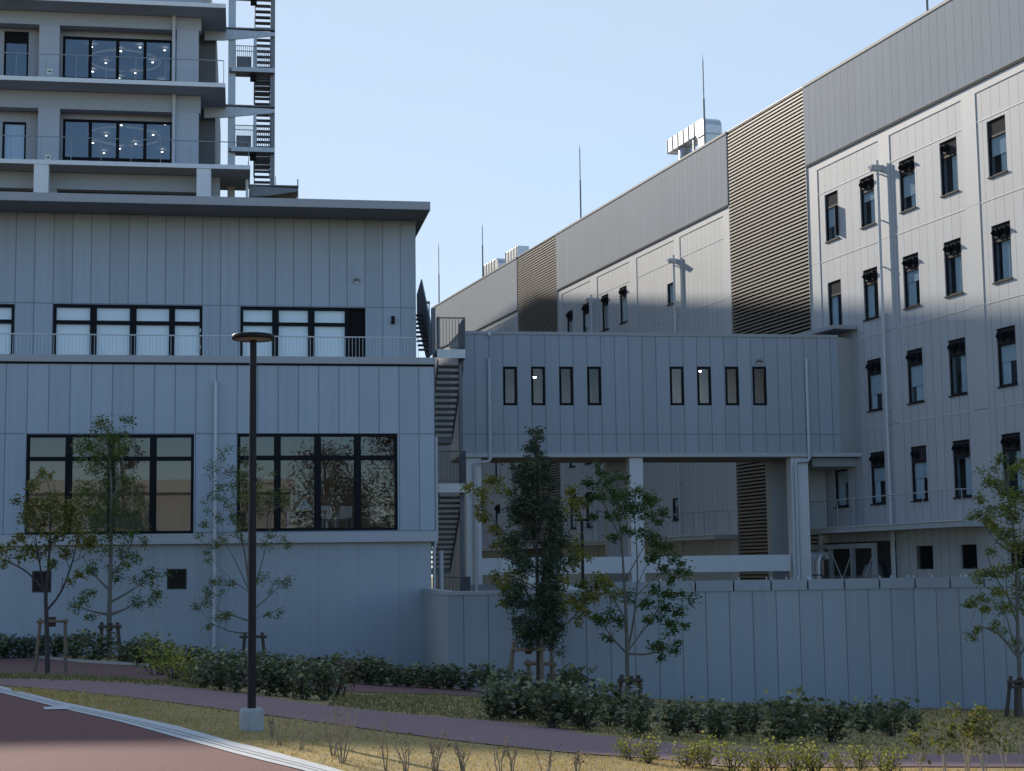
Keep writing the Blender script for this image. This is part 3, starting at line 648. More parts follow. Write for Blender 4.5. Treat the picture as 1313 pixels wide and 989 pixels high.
# horizontal joint lips, their sunlit highlight put into a paler colour
for (x0,x1) in bays:
    for z in (18.47,15.3,11.38,7.43):
        MB().box(x0+.01,x1-.01,-.014,-.0008,z-.018,z+.018).build('joint_strip',mat('joint_lip_highlight',(.60,.60,.61),.5,.03),lb)
for l in LV:
    b=MB(); z=-3.
    while z<zP+.05:
        b.hexa([(l[0]+.04,-.07,z),(l[1]-.04,-.07,z),(l[1]-.04,.08,z+.07),(l[0]+.04,.08,z+.07),(l[0]+.04,-.07,z+.085),(l[1]-.04,-.07,z+.085),(l[1]-.04,.08,z+.13),(l[0]+.04,.08,z+.13)]); z+=.176
    o=b.build('louvre_screen',mat('brown_louvre_slat',(.215,.178,.145),.5,.1),lb)
    b=MB(); b.box(l[0]+.03,l[1]-.03,.3,.35,-3,zP); b.build('louvre_backing',mat('louvre_backing',(.06,.048,.04),.8),o)
    b=MB(); b.box(l[0]+.001,l[0]+.039,-.07,.3,-3,zP); b.box(l[1]-.039,l[1]-.001,-.07,.3,-3,zP); b.box(l[0]+.001,l[1]-.001,-.09,.5,zP+.06,zP+.12); b.build('louvre_edge',M_fascia,o)
wr=random.Random(3)
M_curt=mat('curtain',(.86,.88,.88),.85,.05); M_wroom=mat('ward_room',(.50,.52,.53),.8)
M_fr=mat('bronze_frame',(.022,.020,.022),.6,.1,spec=.12)
for (x0,x1,z0,z1,h,key) in wins:
    small=key=='small'; tz=z1-.62
    f=window(lb,x0,x1,z0,z1,0,(),[] if small else [(tz-.04,tz+.04)],fr=.065,gl=G_far,dep=.08,rec=.05,m=M_fr)
    MB().box(x0-.03,x1+.03,-.06,.12,z0-.05,z0-.002).build('sill',M_fr,f)
    zz=z1-.08
    if not small:
        MB().box(x0+.066,x1-.066,.065,.085,tz+.041,z1-.066).build('vent_panel',mat('vent_panel',(.05,.048,.05),.85,spec=.05),f); zz=tz-.05
    w=x1-x0; cw=wr.choice((.35,.5,.6,.42)); s=wr.random()<.7
    b=MB(); n=10; xa,xb=(x1-.09-w*cw,x1-.09) if s else (x0+.09,x0+.09+w*cw)
    V=[]; 
    for k in range(n+1):
        x=xa+(xb-xa)*k/n; y=.17+.03*(k%2); V+= [(x,y,z0+.07),(x,y,zz)]
    b.add(V,[(2*k,2*k+2,2*k+3,2*k+1) for k in range(n)]); b.build('curtain',M_curt,f)
    if wr.random()<.45 or key==(0,4):
        hh=wr.uniform(.25,.6)*(zz-z0); MB().box(x0+.08,x1-.08,.145,.155,zz-hh,zz).build('roller_blind',M_blind,f)
    if h:
        b=MB(); xs_=[x0+.34,x0+.86] if h==2 else [x0+.42]
        for x in xs_: hood(b,x,.05,z1-.32,.20,.19)
        b.build('vent_hood',M_black,f)
    if key==(0,0):
        b=MB(); b.box(x1-.05,x1-.02,-.16,.08,z0+.1,tz-.1); b.build('open_sash',M_fr,f)
for v in vents:
    b=MB(); z=v[2]+.03
    while z<v[3]-.03: b.box(v[0]+.01,v[1]-.01,.12,.16,z,z+.04); z+=.07
    o=b.build('vent_louvre',M_black,lb); MB().box(v[0],v[1],.2,.22,v[2],v[3]).build('backing',M_black,o)
b=MB(); b.box(xA,xB,1.1,1.3,-3,zBd); b.box(xA-.2,xA,-.1,14,-3,zP); b.build('inner_wall',M_wroom,lb)
b=MB()
for z in (0,3.4,7.4,11.4,15.4,19.4): b.box(xA,xB,.31,1.09,z-.1,z)
b.build('floor_slab',M_wroom,lb)
b=MB(); b.box(xA,xB,.56,30,zP-.5,zP-.3); b.box(xA,xB,29.5,30,-3,zP-.51); b.box(xB-.2,xB,.5,29.5,-3,zP-.51); b.build('roof',M_roof,lb)
# rain pipes with hoppers
for xp,zt_ in ((-60.31,18.7),(-82.04,18.7),(-94.96,18.6)):
    b=MB(); b.tube([(xp,-.20,zt_),(xp,-.20,-2.)],.062,10)
    z=zt_-.6
    while z>0: b.box(xp-.02,xp+.02,-.15,-.001,z-.03,z+.03); b.tube([(xp,-.20,z-.04),(xp,-.20,z+.04)],.075,10); z-=2.
    o=b.build('downpipe',M_pipe,lb)
    MB().hexa([(xp-.16,-.45,zt_-.45),(xp+.10,-.40,zt_-.45),(xp+.10,-.001,zt_-.45),(xp-.12,-.001,zt_-.45),(xp-.30,-.5,zt_-.22),(xp+.14,-.5,zt_-.22),(xp+.14,-.001,zt_-.22),(xp-.2,-.001,zt_-.22)]).build('rain_hopper',M_pipe,o)
# balconies
for (xa,xb,posts) in ((-66.3,-53.3,1.35),(-123,-75.1,1.35)):
    b=MB(); b.box(xa,xb,-1.35,-.0765,2.98,3.2); o=b.build('balcony',mat('balcony_paint',(.44,.455,.475),.6,.05,streak=.15),lb)
    b=MB(); zt_=4.38; b.tube([(xa,-1.28,zt_),(xb-.08,-1.28,zt_),(xb-.08,-.08,zt_)],.024,6)
    x=xb-.08
    while x>xa: b.tube([(x,-1.28,3.2),(x,-1.28,zt_)],.02,6); x-=posts
    b.tube([(xb-.08,-.5,3.2),(xb-.08,-.5,zt_)],.02,6)
    b.build('railing',M_rail,o)
    MB().box(xa,xb,-1.4,-1.34,3.201,3.23).build('edge_trim',mat('edge_trim',(.7,.72,.74),.5),o)
b=MB(); b.box(-66.8,-65.95,-.9,-.08,3.25,6.2); b.build('pier',mat('pier_paint',(.50,.50,.495),.6),lb)
b=MB(); b.tube([(-60.0,-.3,2.97),(-60.0,-.3,-2)],.05,8); b.build('drain_pipe',M_pipe,lb)
# flat dark sheet under the balcony, the plant bay's shade as colour
b=MB(); b.box(-66.5,-60.3,-.03,-.001,-2.,2.6); o=b.build('bay_shade_sheet',M_dark,lb)
# lightning rods
for xr_,zt_ in ((-78.75,29.15),(-98.05,29.14),(-120.05,28.5),(-132.9,29.4),(-56.85,29.1)):
    b=MB(); b.tube([(xr_,.35,zP+.12),(xr_,.35,zP+2.9)],.055,8); b.tube([(xr_,.35,zP+2.9),(xr_,.35,zt_-.4)],.032,6); b.tube([(xr_,.35,zt_-.4),(xr_,.35,zt_)],[.02,.004],6); b.build('lightning_rod',M_galvd,lb)

# rooftop ducts
M_duct=mat('duct_sheet',(.62,.62,.61),.42,.08,5,metal=.35)
def duct(label,x0,x1,z0,z1,y0,y1,elbow,stub,zr=zP-.3,ribs=6):
    t=thing('rooftop_duct',label,'duct',((x0+x1)/2,(y0+y1)/2,zr),frame='B')
    b=MB(); b.box(x0,x1-.002,y0,y1,z0,z1); o=b.build('horizontal_duct',M_duct,t,bevel=.02)
    b=MB()
    for k in range(ribs):
        x=x0+.03+(x1-x0-.3)*k/(ribs-1); b.box(x-.02,x+.02,y0-.03,y1+.03,z0-.03,z1+.03)
    b.build('flange',M_galv,o)
    if elbow:
        w=elbow; b=MB(); r=.45
        prof=[(x1,z0),(x1,z1),(x1+w-r,z1),(x1+w-.12,z1-r*.4),(x1+w,z1-r),(x1+w,zr),(x1+.25,zr),(x1+.25,z0-.3)]
        b.prism(prof,y0,y1,'Y'); b.build('elbow_duct',M_duct,t)
        MB().box(x1+.2,x1+w+.04,y0-.04,y1+.04,z0-.2,z0-.12).build('elbow_flange',M_galv,t)
    if stub:
        b=MB(); b.lathe((x0+1.5,(y0+y1)/2,z0),[(.40,-.02),(.40,-.75),(.50,-.78),(.50,-.86),(.40,-.9),(.40,zr-z0)],20); b.build('round_duct',M_galv,t)
        b=MB(); b.tube([(x0+1.2,(y0+y1)/2,z0-1.0),(x0+.3,(y0+y1)/2,z0-1.3),(x0-.6,(y0+y1)/2,z0-1.75),(x0-1.0,(y0+y1)/2,zr)],.42,14); b.build('flue',M_galv,t)
        for x in (x1-.55,): MB().box(x-.06,x+.06,y0+.05,y0+.17,zr,z0-.002).build('leg',M_galv,t)
duct('big silver roof duct with a rounded elbow and round stub, highest on the roof',-87.65,-83.5,25.95,26.75,2.0,3.0,1.3,True)
duct('silver ribbed roof duct with a square end above the farther brown louvre strip',-116.3,-113.3,24.1,25.35,1.0,1.9,0,False,ribs=5)
duct('low silver ribbed roof duct, farthest left on the long roof',-122.0,-118.9,24.3,25.4,1.0,1.9,.7,False,ribs=5)

# machinery in the plant bay
eq=thing('equipment_frame','dark steel frame with diagonal braces under the balcony of the long building','equipment',(-63.5,-1,-2),frame='B')
b=MB(); 
for x in (-66.2,-64.3,-62.4,-60.6): MB().box(x-.09,x+.09,-.95,-.78,-2,2.3).build('post',M_galv,eq)
MB().box(-66.3,-60.5,-.95,-.78,2.301,2.5).build('top_beam',M_galv,eq)
MB().box(-66.3,-60.5,-.76,-.66,1.05,1.15).build('mid_beam',M_galvd,eq)
for (xa,xb) in ((-64.3,-62.4),(-62.4,-64.3),(-60.6,-62.4)): MB().tube([(xa,-.86,2.2),(xb,-.86,-.2)],.022,6).build('brace',M_railw,eq)
b=MB(); b.lathe((-61.5,-.4,-.5),[(0,2.2),(.35,2.1),(.5,1.7),(.5,-1.5)],18); b.build('tank',M_galvd,eq)
for k in range(4):
    t=thing('exhaust_pipe','silver bent exhaust pipe, one of four in a row under the balcony','pipe',(-65.9+.45*k,-1.3,-2),frame='B',group='silver bent pipes behind the boundary wall')
    b=MB(); x=-65.9+.45*k; b.tube([(x,-1.35,-2),(x,-1.35,1.75),(x,-1.28,1.98),(x,-1.12,2.1),(x,-.95,2.05),(x,-.9,1.9)],.16,12); b.build('bent_pipe',mat('bright_duct',(.55,.57,.6),.35,.1,metal=.4),t)
    b=MB(); b.tube([(x,-1.35,1.15),(x,-1.35,1.23)],.18,12); b.build('collar',M_galvd,t)

# ================================================================== BOUNDARY WALL
YB=41.; fx0=ax(574.5,800,YB)
bw=thing('boundary_wall','grey panelled boundary wall with a capped top behind the trees and shrubs','wall',(fx0,YB,-2))
m_bw=panel('boundary_panels',(.305,.345,.395),x0=ax(594.3,770,YB)-fx0,w=.625,zs=(),gw=.026,groove=.5,var=.04,streak=.4)
zw=.98
MB().box(fx0,48.,YB,YB+.2,-3.2,zw-.001).build('wall_panels',m_bw,bw)
b=MB(); b.hexa([(fx0+.001,YB+.2,-3.2),(fx0+.2,YB+.201,-3.2),(5.62,49.15,-3.2),(5.42,49.15,-3.2),(fx0+.001,YB+.2,zw-.001),(fx0+.2,YB+.201,zw-.001),(5.62,49.15,zw-.001),(5.42,49.15,zw-.001)]); b.build('return_panels',mat('return_panel',(.33,.35,.37),.6,.04),bw)
xc=ax(775,752,YB)
MB().box(fx0-.03,xc,YB-.035,YB+.24,zw,zw+.10).build('cap',M_fascia,bw,bevel=.01)
b=MB(); b.hexa([(fx0-.03,YB+.24,zw),(fx0+.22,YB+.24,zw),(5.65,49.1,zw),(5.40,49.1,zw),(fx0-.03,YB+.24,zw+.10),(fx0+.22,YB+.24,zw+.10),(5.65,49.1,zw+.10),(5.40,49.1,zw+.10)]); b.build('return_cap',M_fascia,bw)
notch=[(845,0),(891,0),(940,0),(988,0),(1035,0),(1082,0),(1127,0),(1172.5,0),(1217.5,0),(1261,0),(1307,0)]
nx=[ax(p,750,YB) for p,_ in notch]+[ax(1307,750,YB)+.93*k for k in range(1,30)]
b=MB(); a=xc+.002
for x in nx+[48.]:
    b.box(a,x-.022,YB-.05,YB+.26,zw,zw+.27); a=x+.022
b.build('notched_cap',mat('wall_cap_metal',(.30,.34,.385),.55,.05,streak=.3),bw)
MB().box(xc+.01,47.9,YB+.03,YB+.2,zw+.001,zw+.20).build('cap_core',M_black,bw)
cl=nr.uniform(nx[0],24,26); b=MB()
for x in cl: b.tube([(x,YB+.1,zw+.27),(x,YB+.1,zw+.34)],.012,5)
b.build('bolts',M_white,bw)

# ================================================================== GROUND
def ribbon(name,A_,B_,m,dz,nx_=8,step=.4,thick=0):
    """strip between two polylines of ground points, laid on the terrain"""
    def res(P,n):
        P=np.array(P,float); s=np.r_[0,np.cumsum(np.linalg.norm(np.diff(P[:,:2],axis=0),axis=1))]; t=np.linspace(0,s[-1],n)
        return np.stack([np.interp(t,s,P[:,k]) for k in (0,1)],1)
    L_=np.linalg.norm(np.diff(np.array(A_,float)[:,:2],axis=0),axis=1).sum(); n=max(4,int(L_/step)); a=res(A_,n); c=res(B_,n)
    V=[];Fc=[]
    for i in range(n):
        for k in range(nx_+1):
            p=a[i]+(c[i]-a[i])*k/nx_; V.append((p[0],p[1],g(p[0],p[1])+dz))
    for i in range(n-1):
        for k in range(nx_): Fc.append((i*(nx_+1)+k,(i+1)*(nx_+1)+k,(i+1)*(nx_+1)+k+1,i*(nx_+1)+k+1))
    me=bpy.data.meshes.new(name); me.from_pydata(V,[],Fc); me.materials.append(m); o=bpy.data.objects.new(name,me); COL.objects.link(o)
    bm=bmesh.new(); bm.from_mesh(me); bmesh.ops.recalc_face_normals(bm,faces=bm.faces)
    if sum(f.normal.z for f in bm.faces)<0: bmesh.ops.reverse_faces(bm,faces=bm.faces)
    bm.to_mesh(me); bm.free()
    return struct(o)
def axis_(lo,hi,dense_lo,dense_hi,d):
    a=list(np.arange(dense_lo,dense_hi+1e-6,d)); s=d; x=dense_hi
    while x<hi: s*=1.35; x+=s; a.append(min(x,hi))
    s=d; x=dense_lo; l=[]
    while x>lo: s*=1.35; x-=s; l.append(max(x,lo))
    return l[::-1]+a
gx=axis_(-900,900,-18,30,.6); gy=axis_(-900,1200,2,62,.6)
V=[(x,y,g(x,y)) for y in gy for x in gx]; nX=len(gx)
Fc=[(j*nX+i,j*nX+i+1,(j+1)*nX+i+1,(j+1)*nX+i) for j in range(len(gy)-1) for i in range(nX-1)]
# dry autumn turf: straw with olive and bare patches
m,nt,b_=nodes('dry_turf'); L=nt.links; tc=N(nt,'ShaderNodeTexCoord')
n1=N(nt,'ShaderNodeTexNoise',i_Scale=.5,i_Detail=6.,i_Roughness=.65); L.new(tc.outputs['Object'],n1.inputs['Vector'])
n2=N(nt,'ShaderNodeTexNoise',i_Scale=14.,i_Detail=6.,i_Roughness=.7); L.new(tc.outputs['Object'],n2.inputs['Vector'])
cr=N(nt,'ShaderNodeValToRGB'); e=cr.color_ramp.elements; e.new(.5)
for k,(p,c) in zip(e,((.3,(.20,.165,.075)),(.5,(.36,.265,.10)),(.7,(.55,.385,.14)))): k.position=p; k.color=(*c,1)
L.new(math_(nt,'ADD',math_(nt,'MULTIPLY',n1.outputs['Fac'],.6),math_(nt,'MULTIPLY',n2.outputs['Fac'],.4)),cr.inputs[0]); L.new(cr.outputs[0],b_.inputs['Base Color']); b_.inputs['Roughness'].default_value=.95
bp=N(nt,'ShaderNodeBump',i_Strength=.8,i_Distance=.03); L.new(n2.outputs['Fac'],bp.inputs['Height']); L.new(bp.outputs[0],b_.inputs['Normal'])
me=bpy.data.meshes.new('ground'); me.from_pydata(V,[],Fc); me.materials.append(m); o=bpy.data.objects.new('ground',me); COL.objects.link(o); struct(o)
def asphalt(name,c1,c2,sc_=1.5):
    m,nt,b=nodes(name); L=nt.links; tc=N(nt,'ShaderNodeTexCoord')
    a=N(nt,'ShaderNodeTexNoise',i_Scale=sc_,i_Detail=6.,i_Roughness=.6); L.new(tc.outputs['Object'],a.inputs['Vector'])
    d=N(nt,'ShaderNodeTexVoronoi',i_Scale=90.); L.new(tc.outputs['Object'],d.inputs['Vector'])
    c=mixc(nt,a.outputs['Fac'],c1,c2); n3=N(nt,'ShaderNodeTexNoise',i_Scale=26.,i_Detail=5.,i_Roughness=.75); L.new(tc.outputs['Object'],n3.inputs['Vector']); c=mixc(nt,math_(nt,'MULTIPLY',math_(nt,'GREATER_THAN',n3.outputs['Fac'],.60),.55),c,tuple(k*1.7 for k in c2)); c=mixc(nt,math_(nt,'MULTIPLY',math_(nt,'LESS_THAN',n3.outputs['Fac'],.40),.5),c,tuple(k*.55 for k in c1)); c=mixc(nt,math_(nt,'MULTIPLY',d.outputs['Distance'],.5),c,tuple(k*1.5 for k in c2)); L.new(c,b.inputs['Base Color']); b.inputs['Roughness'].default_value=.9
    bp=N(nt,'ShaderNodeBump',i_Strength=.5,i_Distance=.008); L.new(d.outputs['Distance'],bp.inputs['Height']); L.new(bp.outputs[0],b.inputs['Normal']); return m
m_road=asphalt('red_asphalt',(.115,.043,.037),(.172,.068,.056),.9); m_path=asphalt('mauve_asphalt',(.185,.112,.112),(.275,.165,.165),.8); m_path2=asphalt('dark_red_asphalt',(.115,.058,.052),(.165,.082,.072))
gu=[gp(*p) for p in ((-60,866),(0,880.5),(83,902),(151,916),(226,932),(300,953),(330,960),(436,989),(560,1026)) ]; gu=[p for p in gu]
gl_=[gp(*p) for p in ((-60,873),(0,889),(83,910.6),(151,926),(226,947),(301,967.5),(330,975),(388,989),(490,1020))]
far0=np.array(gu[0]); 
ribbon('road',[(-40,40,0)]+[(p[0],p[1],0) for p in gl_]+[(gl_[-1][0]+2.2,gl_[-1][1]-4.5,0),(gl_[-1][0]+4,-30,0)],[(-60,20,0),(-40,8,0),(-30,2,0),(-25,-10,0),(-20,-30,0)],m_road,.006,24,.5)
m_gut,nt,b_=nodes('pale_gutter'); L=nt.links; tc=N(nt,'ShaderNodeTexCoord'); n1=N(nt,'ShaderNodeTexNoise',i_Scale=9.,i_Detail=6.); L.new(tc.outputs['Object'],n1.inputs['Vector'])
L.new(mixc(nt,n1.outputs['Fac'],(.46,.46,.45),(.66,.66,.65)),b_.inputs['Base Color']); b_.inputs['Roughness'].default_value=.8
gu2=gu+[np.array([gu[-1][0]+2.4,gu[-1][1]-4.5,0])]; gl2=gl_+[np.array([gl_[-1][0]+2.2,gl_[-1][1]-4.5,0])]
def lerp(A_,B_,t): return [a*(1-t)+c*t for a,c in zip(A_,B_)]
ribbon('gutter',gu2,gl2,m_gut,.012,4,.3)
m_slot=mat('gutter_slot',(.10,.10,.10),.9)
for t0,t1 in ((.47,.50),(.70,.73)): ribbon('gutter_slot',lerp(gu2,gl2,t0),lerp(gu2,gl2,t1),m_slot,.016,1,.3)
a,c=gp(55,908.5),gp(88,906); ribbon('road_marking',[a,c],[gp(57,911.5),gp(92,911)],m_gut,.017,2,.2)
ribbon('path',[gp(*p) for p in ((-60,866),(0,870.5),(60,872),(125,874.5),(200,878),(330,893),(380,901),(500,914.5),(640,926),(720,936),(760,944),(808,947),(868,955),(960,962),(1150,967.5),(1313,968),(1450,968))],
       [gp(*p) for p in ((-60,869),(0,879),(60,884),(125,890.5),(251,905.5),(315,914.5),(390,924),(463,934.5),(600,952.5),(720,965),(760,968.5),(853,974.5),(911,983.5),(1000,985),(1150,984),(1313,984.5),(1450,984))],m_path,.010,6,.4)
ribbon('upper_path',[gp(*p) for p in ((-80,836),(0,839.6),(100,849.7),(161,853.5),(201,856),(260,861),(330,866),(421,873.5),(559,881.5),(628,886),(665,889))],
       [gp(*p) for p in ((-80,861),(0,864.5),(45,865.5),(125,869.5),(196,873.6),(260,877),(330,882),(446,888),(570,891.5),(628,895.5),(662,897))],m_path2,.010,5,.4)
o=MB().quad((-120,-100,.004),(120,-100,.004),(120,-31,.004),(-120,-31,.004)).build('bounce_cut_paving',asphalt('grey_asphalt',(.055,.055,.058),(.075,.075,.08))); struct(o)  # unseen dark paving added behind the camera to cut warm bounce light
# kerb along the planting strip at the wall
A_=[gp(*p) for p in ((-80,835.2),(0,838.8),(100,848.9),(161,852.7),(201,855),(260,860),(330,865.2),(421,872.7),(559,880.6),(628,885.2),(665,888))]
V=[];Fc=[]
for p in A_: V+=[(p[0],p[1],g(p[0],p[1])-.1),(p[0],p[1],g(p[0],p[1])+.06),(p[0],p[1]+.12,g(p[0],p[1]+.12)+.06),(p[0],p[1]+.12,g(p[0],p[1]+.12)-.1)]
for i in range(len(A_)-1):
    for k in range(3): Fc.append((4*i+k,4*i+4+k,4*i+5+k,4*i+1+k))
me=bpy.data.meshes.new('kerb'); me.from_pydata(V,[],Fc); me.materials.append(M_conc); o=bpy.data.objects.new('kerb',me); COL.objects.link(o); struct(o)

# ------------------------------------------------------------------ foliage
def leaves_mesh(name,pos,size,m,tint,droop=.3,aspect=.55,parent=None,off=(0,0,0),flat=.35):
    """one small folded leaf (two triangles a side) for every point"""
    n=len(pos); pos=np.asarray(pos)-np.array(off)
    d=nr.normal(size=(n,3)); d[:,2]=d[:,2]*flat-droop; d/=np.linalg.norm(d,axis=1)[:,None]
    u=nr.normal(size=(n,3)); u[:,2]+=1.0; s=np.cross(d,u); s/=np.linalg.norm(s,axis=1)[:,None]+1e-9; nn=np.cross(s,d)
    L_=size*nr.uniform(.65,1.25,n)[:,None]; W_=L_*aspect*.5
    v=np.empty((n,4,3)); v[:,0]=pos; v[:,1]=pos+d*L_*.5+s*W_+nn*W_*.35; v[:,2]=pos+d*L_; v[:,3]=pos+d*L_*.5-s*W_+nn*W_*.35
    me=bpy.data.meshes.new(name); me.vertices.add(4*n); me.vertices.foreach_set('co',v.reshape(-1))
    idx=np.arange(n)[:,None]*4+np.array([0,1,2,0,2,3])[None]; me.loops.add(6*n); me.loops.foreach_set('vertex_index',idx.reshape(-1).astype(np.int32))
    me.polygons.add(2*n); me.polygons.foreach_set('loop_start',(np.arange(2*n)*3).astype(np.int32)); me.polygons.foreach_set('loop_total',np.full(2*n,3,np.int32))
    me.update(calc_edges=True); a=me.attributes.new('tint','FLOAT','FACE'); a.data.foreach_set('value',np.repeat(np.clip(tint,0,1),2).astype(np.float32))
    me.materials.append(m); o=bpy.data.objects.new(name,me); COL.objects.link(o)
    if parent: o.parent=parent
    return o
L_green=leafmat('green_leaves',((0,(0.042,0.078,0.026)),(.45,(0.096,0.156,0.043)),(.8,(0.180,0.222,0.060)),(1,(0.288,0.276,0.072))))
L_olive=leafmat('olive_leaves',((0,(0.069,0.086,0.029)),(.5,(0.149,0.161,0.046)),(.85,(0.241,0.230,0.057)),(1,(0.265,0.218,0.069))))
L_yellow=leafmat('yellowing_leaves',((0,(.11,.125,.03)),(.5,(.25,.24,.05)),(1,(.36,.31,.07))))
L_dark=leafmat('evergreen_leaves',((0,(0.030,0.049,0.035)),(.5,(0.068,0.101,0.061)),(.9,(0.135,0.169,0.088)),(1,(0.243,0.230,0.095))),.25,.45)
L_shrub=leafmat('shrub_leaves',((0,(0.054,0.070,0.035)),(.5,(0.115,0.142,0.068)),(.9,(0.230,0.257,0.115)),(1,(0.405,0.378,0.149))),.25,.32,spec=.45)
L_ybush=leafmat('yellow_green_leaves',((0,(0.103,0.138,0.034)),(.5,(0.253,0.265,0.057)),(1,(0.517,0.460,0.103))),.35)
L_autumn=leafmat('autumn_leaves',((0,(.035,.025,.012)),(.6,(.10,.055,.02)),(1,(.22,.12,.04))),.2)
L_dry=leafmat('dry_leaves',((0,(.07,.05,.03)),(.6,(.15,.11,.06)),(1,(.25,.13,.07))),.3)
def tree(name,label,base,trunk,limbs,clusters,m,bark,size=.10,dens=1.,r0=.045,tint=(.5,.22),Yt=None,depth=.7,twig=True,seed=1,group=None,aspect=.6):
    """base: ground pixel; trunk/limbs: measured lines on the tree's own depth; clusters (px,py,radius px[,tint])"""
    rr=np.random.default_rng(seed)
    B_=gp(*base) if Yt is None else np.array([ax(base[0],base[1],Yt),Yt,g(ax(base[0],base[1],Yt),Yt)])
    Y=B_[1]; pm=Y/F
    t=thing(name,label,'tree',tuple(B_),group=group)
    def line(pl,j,y0=0,y1=None):
        out=[]; n=len(pl)
        for i,p in enumerate(pl):
            k=i/(n-1); yy=Y+y0+(0 if y1 is None else (y1-y0)*k)
            out.append(at(p[0],p[1],yy))
        return out
    def smooth(P,k=3):
        P=[np.array(p) for p in P]
        for _ in range(2):
            Q=[P[0]]
            for a,c in zip(P[:-1],P[1:]): Q+= [a*.75+c*.25,a*.25+c*.75]
            Q.append(P[-1]); P=Q
        return P
    b=MB(); S_=[]
    T=line(trunk,0); T[0]=B_-np.array([0,0,.05]); T=smooth(T); n=len(T); rad=[r0*(1-.82*i/(n-1)) for i in range(n)]; b.tube(T,rad,8); S_+=list(zip(T,rad))
    for lm in limbs:
        dy=rr.uniform(-depth,depth)*.6; P=line(lm,0,0,dy); 
        k=min(range(len(S_)),key=lambda i:np.linalg.norm(S_[i][0]-P[0])); P[0]=S_[k][0]; rb=S_[k][1]*.72
        P=smooth(P); n=len(P); rd=[max(.004,rb*(1-.85*i/(n-1))) for i in range(n)]; b.tube(P,rd,6); S_+=list(zip(P,rd))
    pos=[];tt=[]
    SP=np.array([s[0] for s in S_])
    for c in clusters:
        px_,py_,r=c[:3]; dy=rr.uniform(-depth,depth); ctr=at(px_,py_,Y+dy*.8); rm=r*pm
        k=np.argmin(np.linalg.norm(SP-ctr-np.array([0,0,-.25]),axis=1)); s0=SP[k]; 
        if twig and np.linalg.norm(s0-ctr)>.08:
            mid=(s0+ctr)/2+np.array([0,0,.12*np.linalg.norm(s0-ctr)])+rr.normal(size=3)*.03
            b.tube([s0,mid,ctr],[min(.012,S_[k][1]*.8),.006,.003],5,cap=False)
            SP=np.vstack([SP,ctr[None]]); S_.append((ctr,.008))
        ns=max(2,int(r*.35)); subs=ctr+rr.normal(size=(ns,3))*rm*np.array([.55,.6,.5])
        for q in subs:
            if twig: b.tube([ctr,(ctr+q)/2+rr.normal(size=3)*.01,q],[.004,.003,.002],4,cap=False)
            nl=max(5,int(dens*(r+3)**2*1.0/ns*rr.uniform(.6,1.4)))
            pos.append(q+rr.normal(size=(nl,3))*(rm*.9+.04)*np.array([.40,.42,.34])); tt.append(np.clip(rr.normal(tint[0] if len(c)<4 else c[3],tint[1],nl)+rr.normal()*.1,0,1))
    b.build('trunk',bark,t); leaves_mesh('crown',np.vstack(pos),size*.8,m,np.concatenate(tt),parent=t,off=tuple(B_),aspect=aspect)
    return t,B_
tree('young_tree','thin young tree with sparse olive leaves and a dark trunk, leftmost in the photo',(61,865),[(61,865),(60,795),(58,765),(62,735),(64,690),(66,640)],
  [[(60,780),(78,762),(92,725),(100,690),(116,662)],[(59,768),(53,735),(47,700),(41,662)],[(57,760),(38,735),(15,722),(-8,713)],[(92,725),(105,715),(125,700)],[(47,700),(38,680),(30,660)]],
  [(22,642,6),(45,625,10),(58,640,12),(42,650,12),(70,640,12),(62,665,14),(84,650,12),(95,640,10),(88,670,14),(105,665,10),(75,690,12),(100,690,12),(110,700,8),(48,680,10),(28,685,7),(18,692,7),(40,700,10),(60,705,10),(85,712,9),(70,725,8),(118,690,8),(8,712,8),(-2,704,8),(-6,722,7),(25,715,6),(104,735,7),(90,745,6),(55,660,12),(78,665,12),(98,652,10),(33,668,9),(66,610,7),(52,605,6)],
  L_olive,M_barkd,.10,.75,.055,(.6,.25),seed=1)
tree('broadleaf_tree','slim green tree with a tall narrow crown, in front of the left wide window',(140,842),[(140,842),(140,780),(142,720),(143,650),(142,600),(134,545)],
  [[(142,745),(160,715),(172,690),(178,650)],[(141,770),(165,760),(190,742)],[(141,760),(118,735),(105,712)],[(142,690),(125,660),(112,630)],[(143,650),(155,610),(160,560)],[(141,790),(160,782),(180,770)],[(140,792),(122,785),(105,780)]],
  [(130,538,9),(138,545,9),(122,556,11),(110,566,11),(138,562,12),(126,575,12),(112,582,11),(101,572,8),(144,575,9),(160,541,8),(161,566,11),(157,580,8),(130,598,12),(118,600,9),(145,612,14),(165,615,10),(110,628,12),(128,630,14),(150,640,16),(170,640,12),(118,655,13),(135,660,15),(160,660,14),(178,650,9),(105,672,8),(125,682,12),(148,686,14),(170,680,11),(112,702,9),(134,706,12),(158,705,11),(184,693,7),(122,726,9),(140,728,8),(162,728,9),(172,716,9),(186,737,11),(200,741,9),(178,745,8),(105,765,10),(112,760,7),(98,778,9),(120,790,6),(184,770,11),(172,775,8),(196,763,9),(203,760,5),(116,735,8),(150,745,8)],
  L_green,M_bark,.10,.85,.075,(.55,.22),seed=2,Yt=46.6)
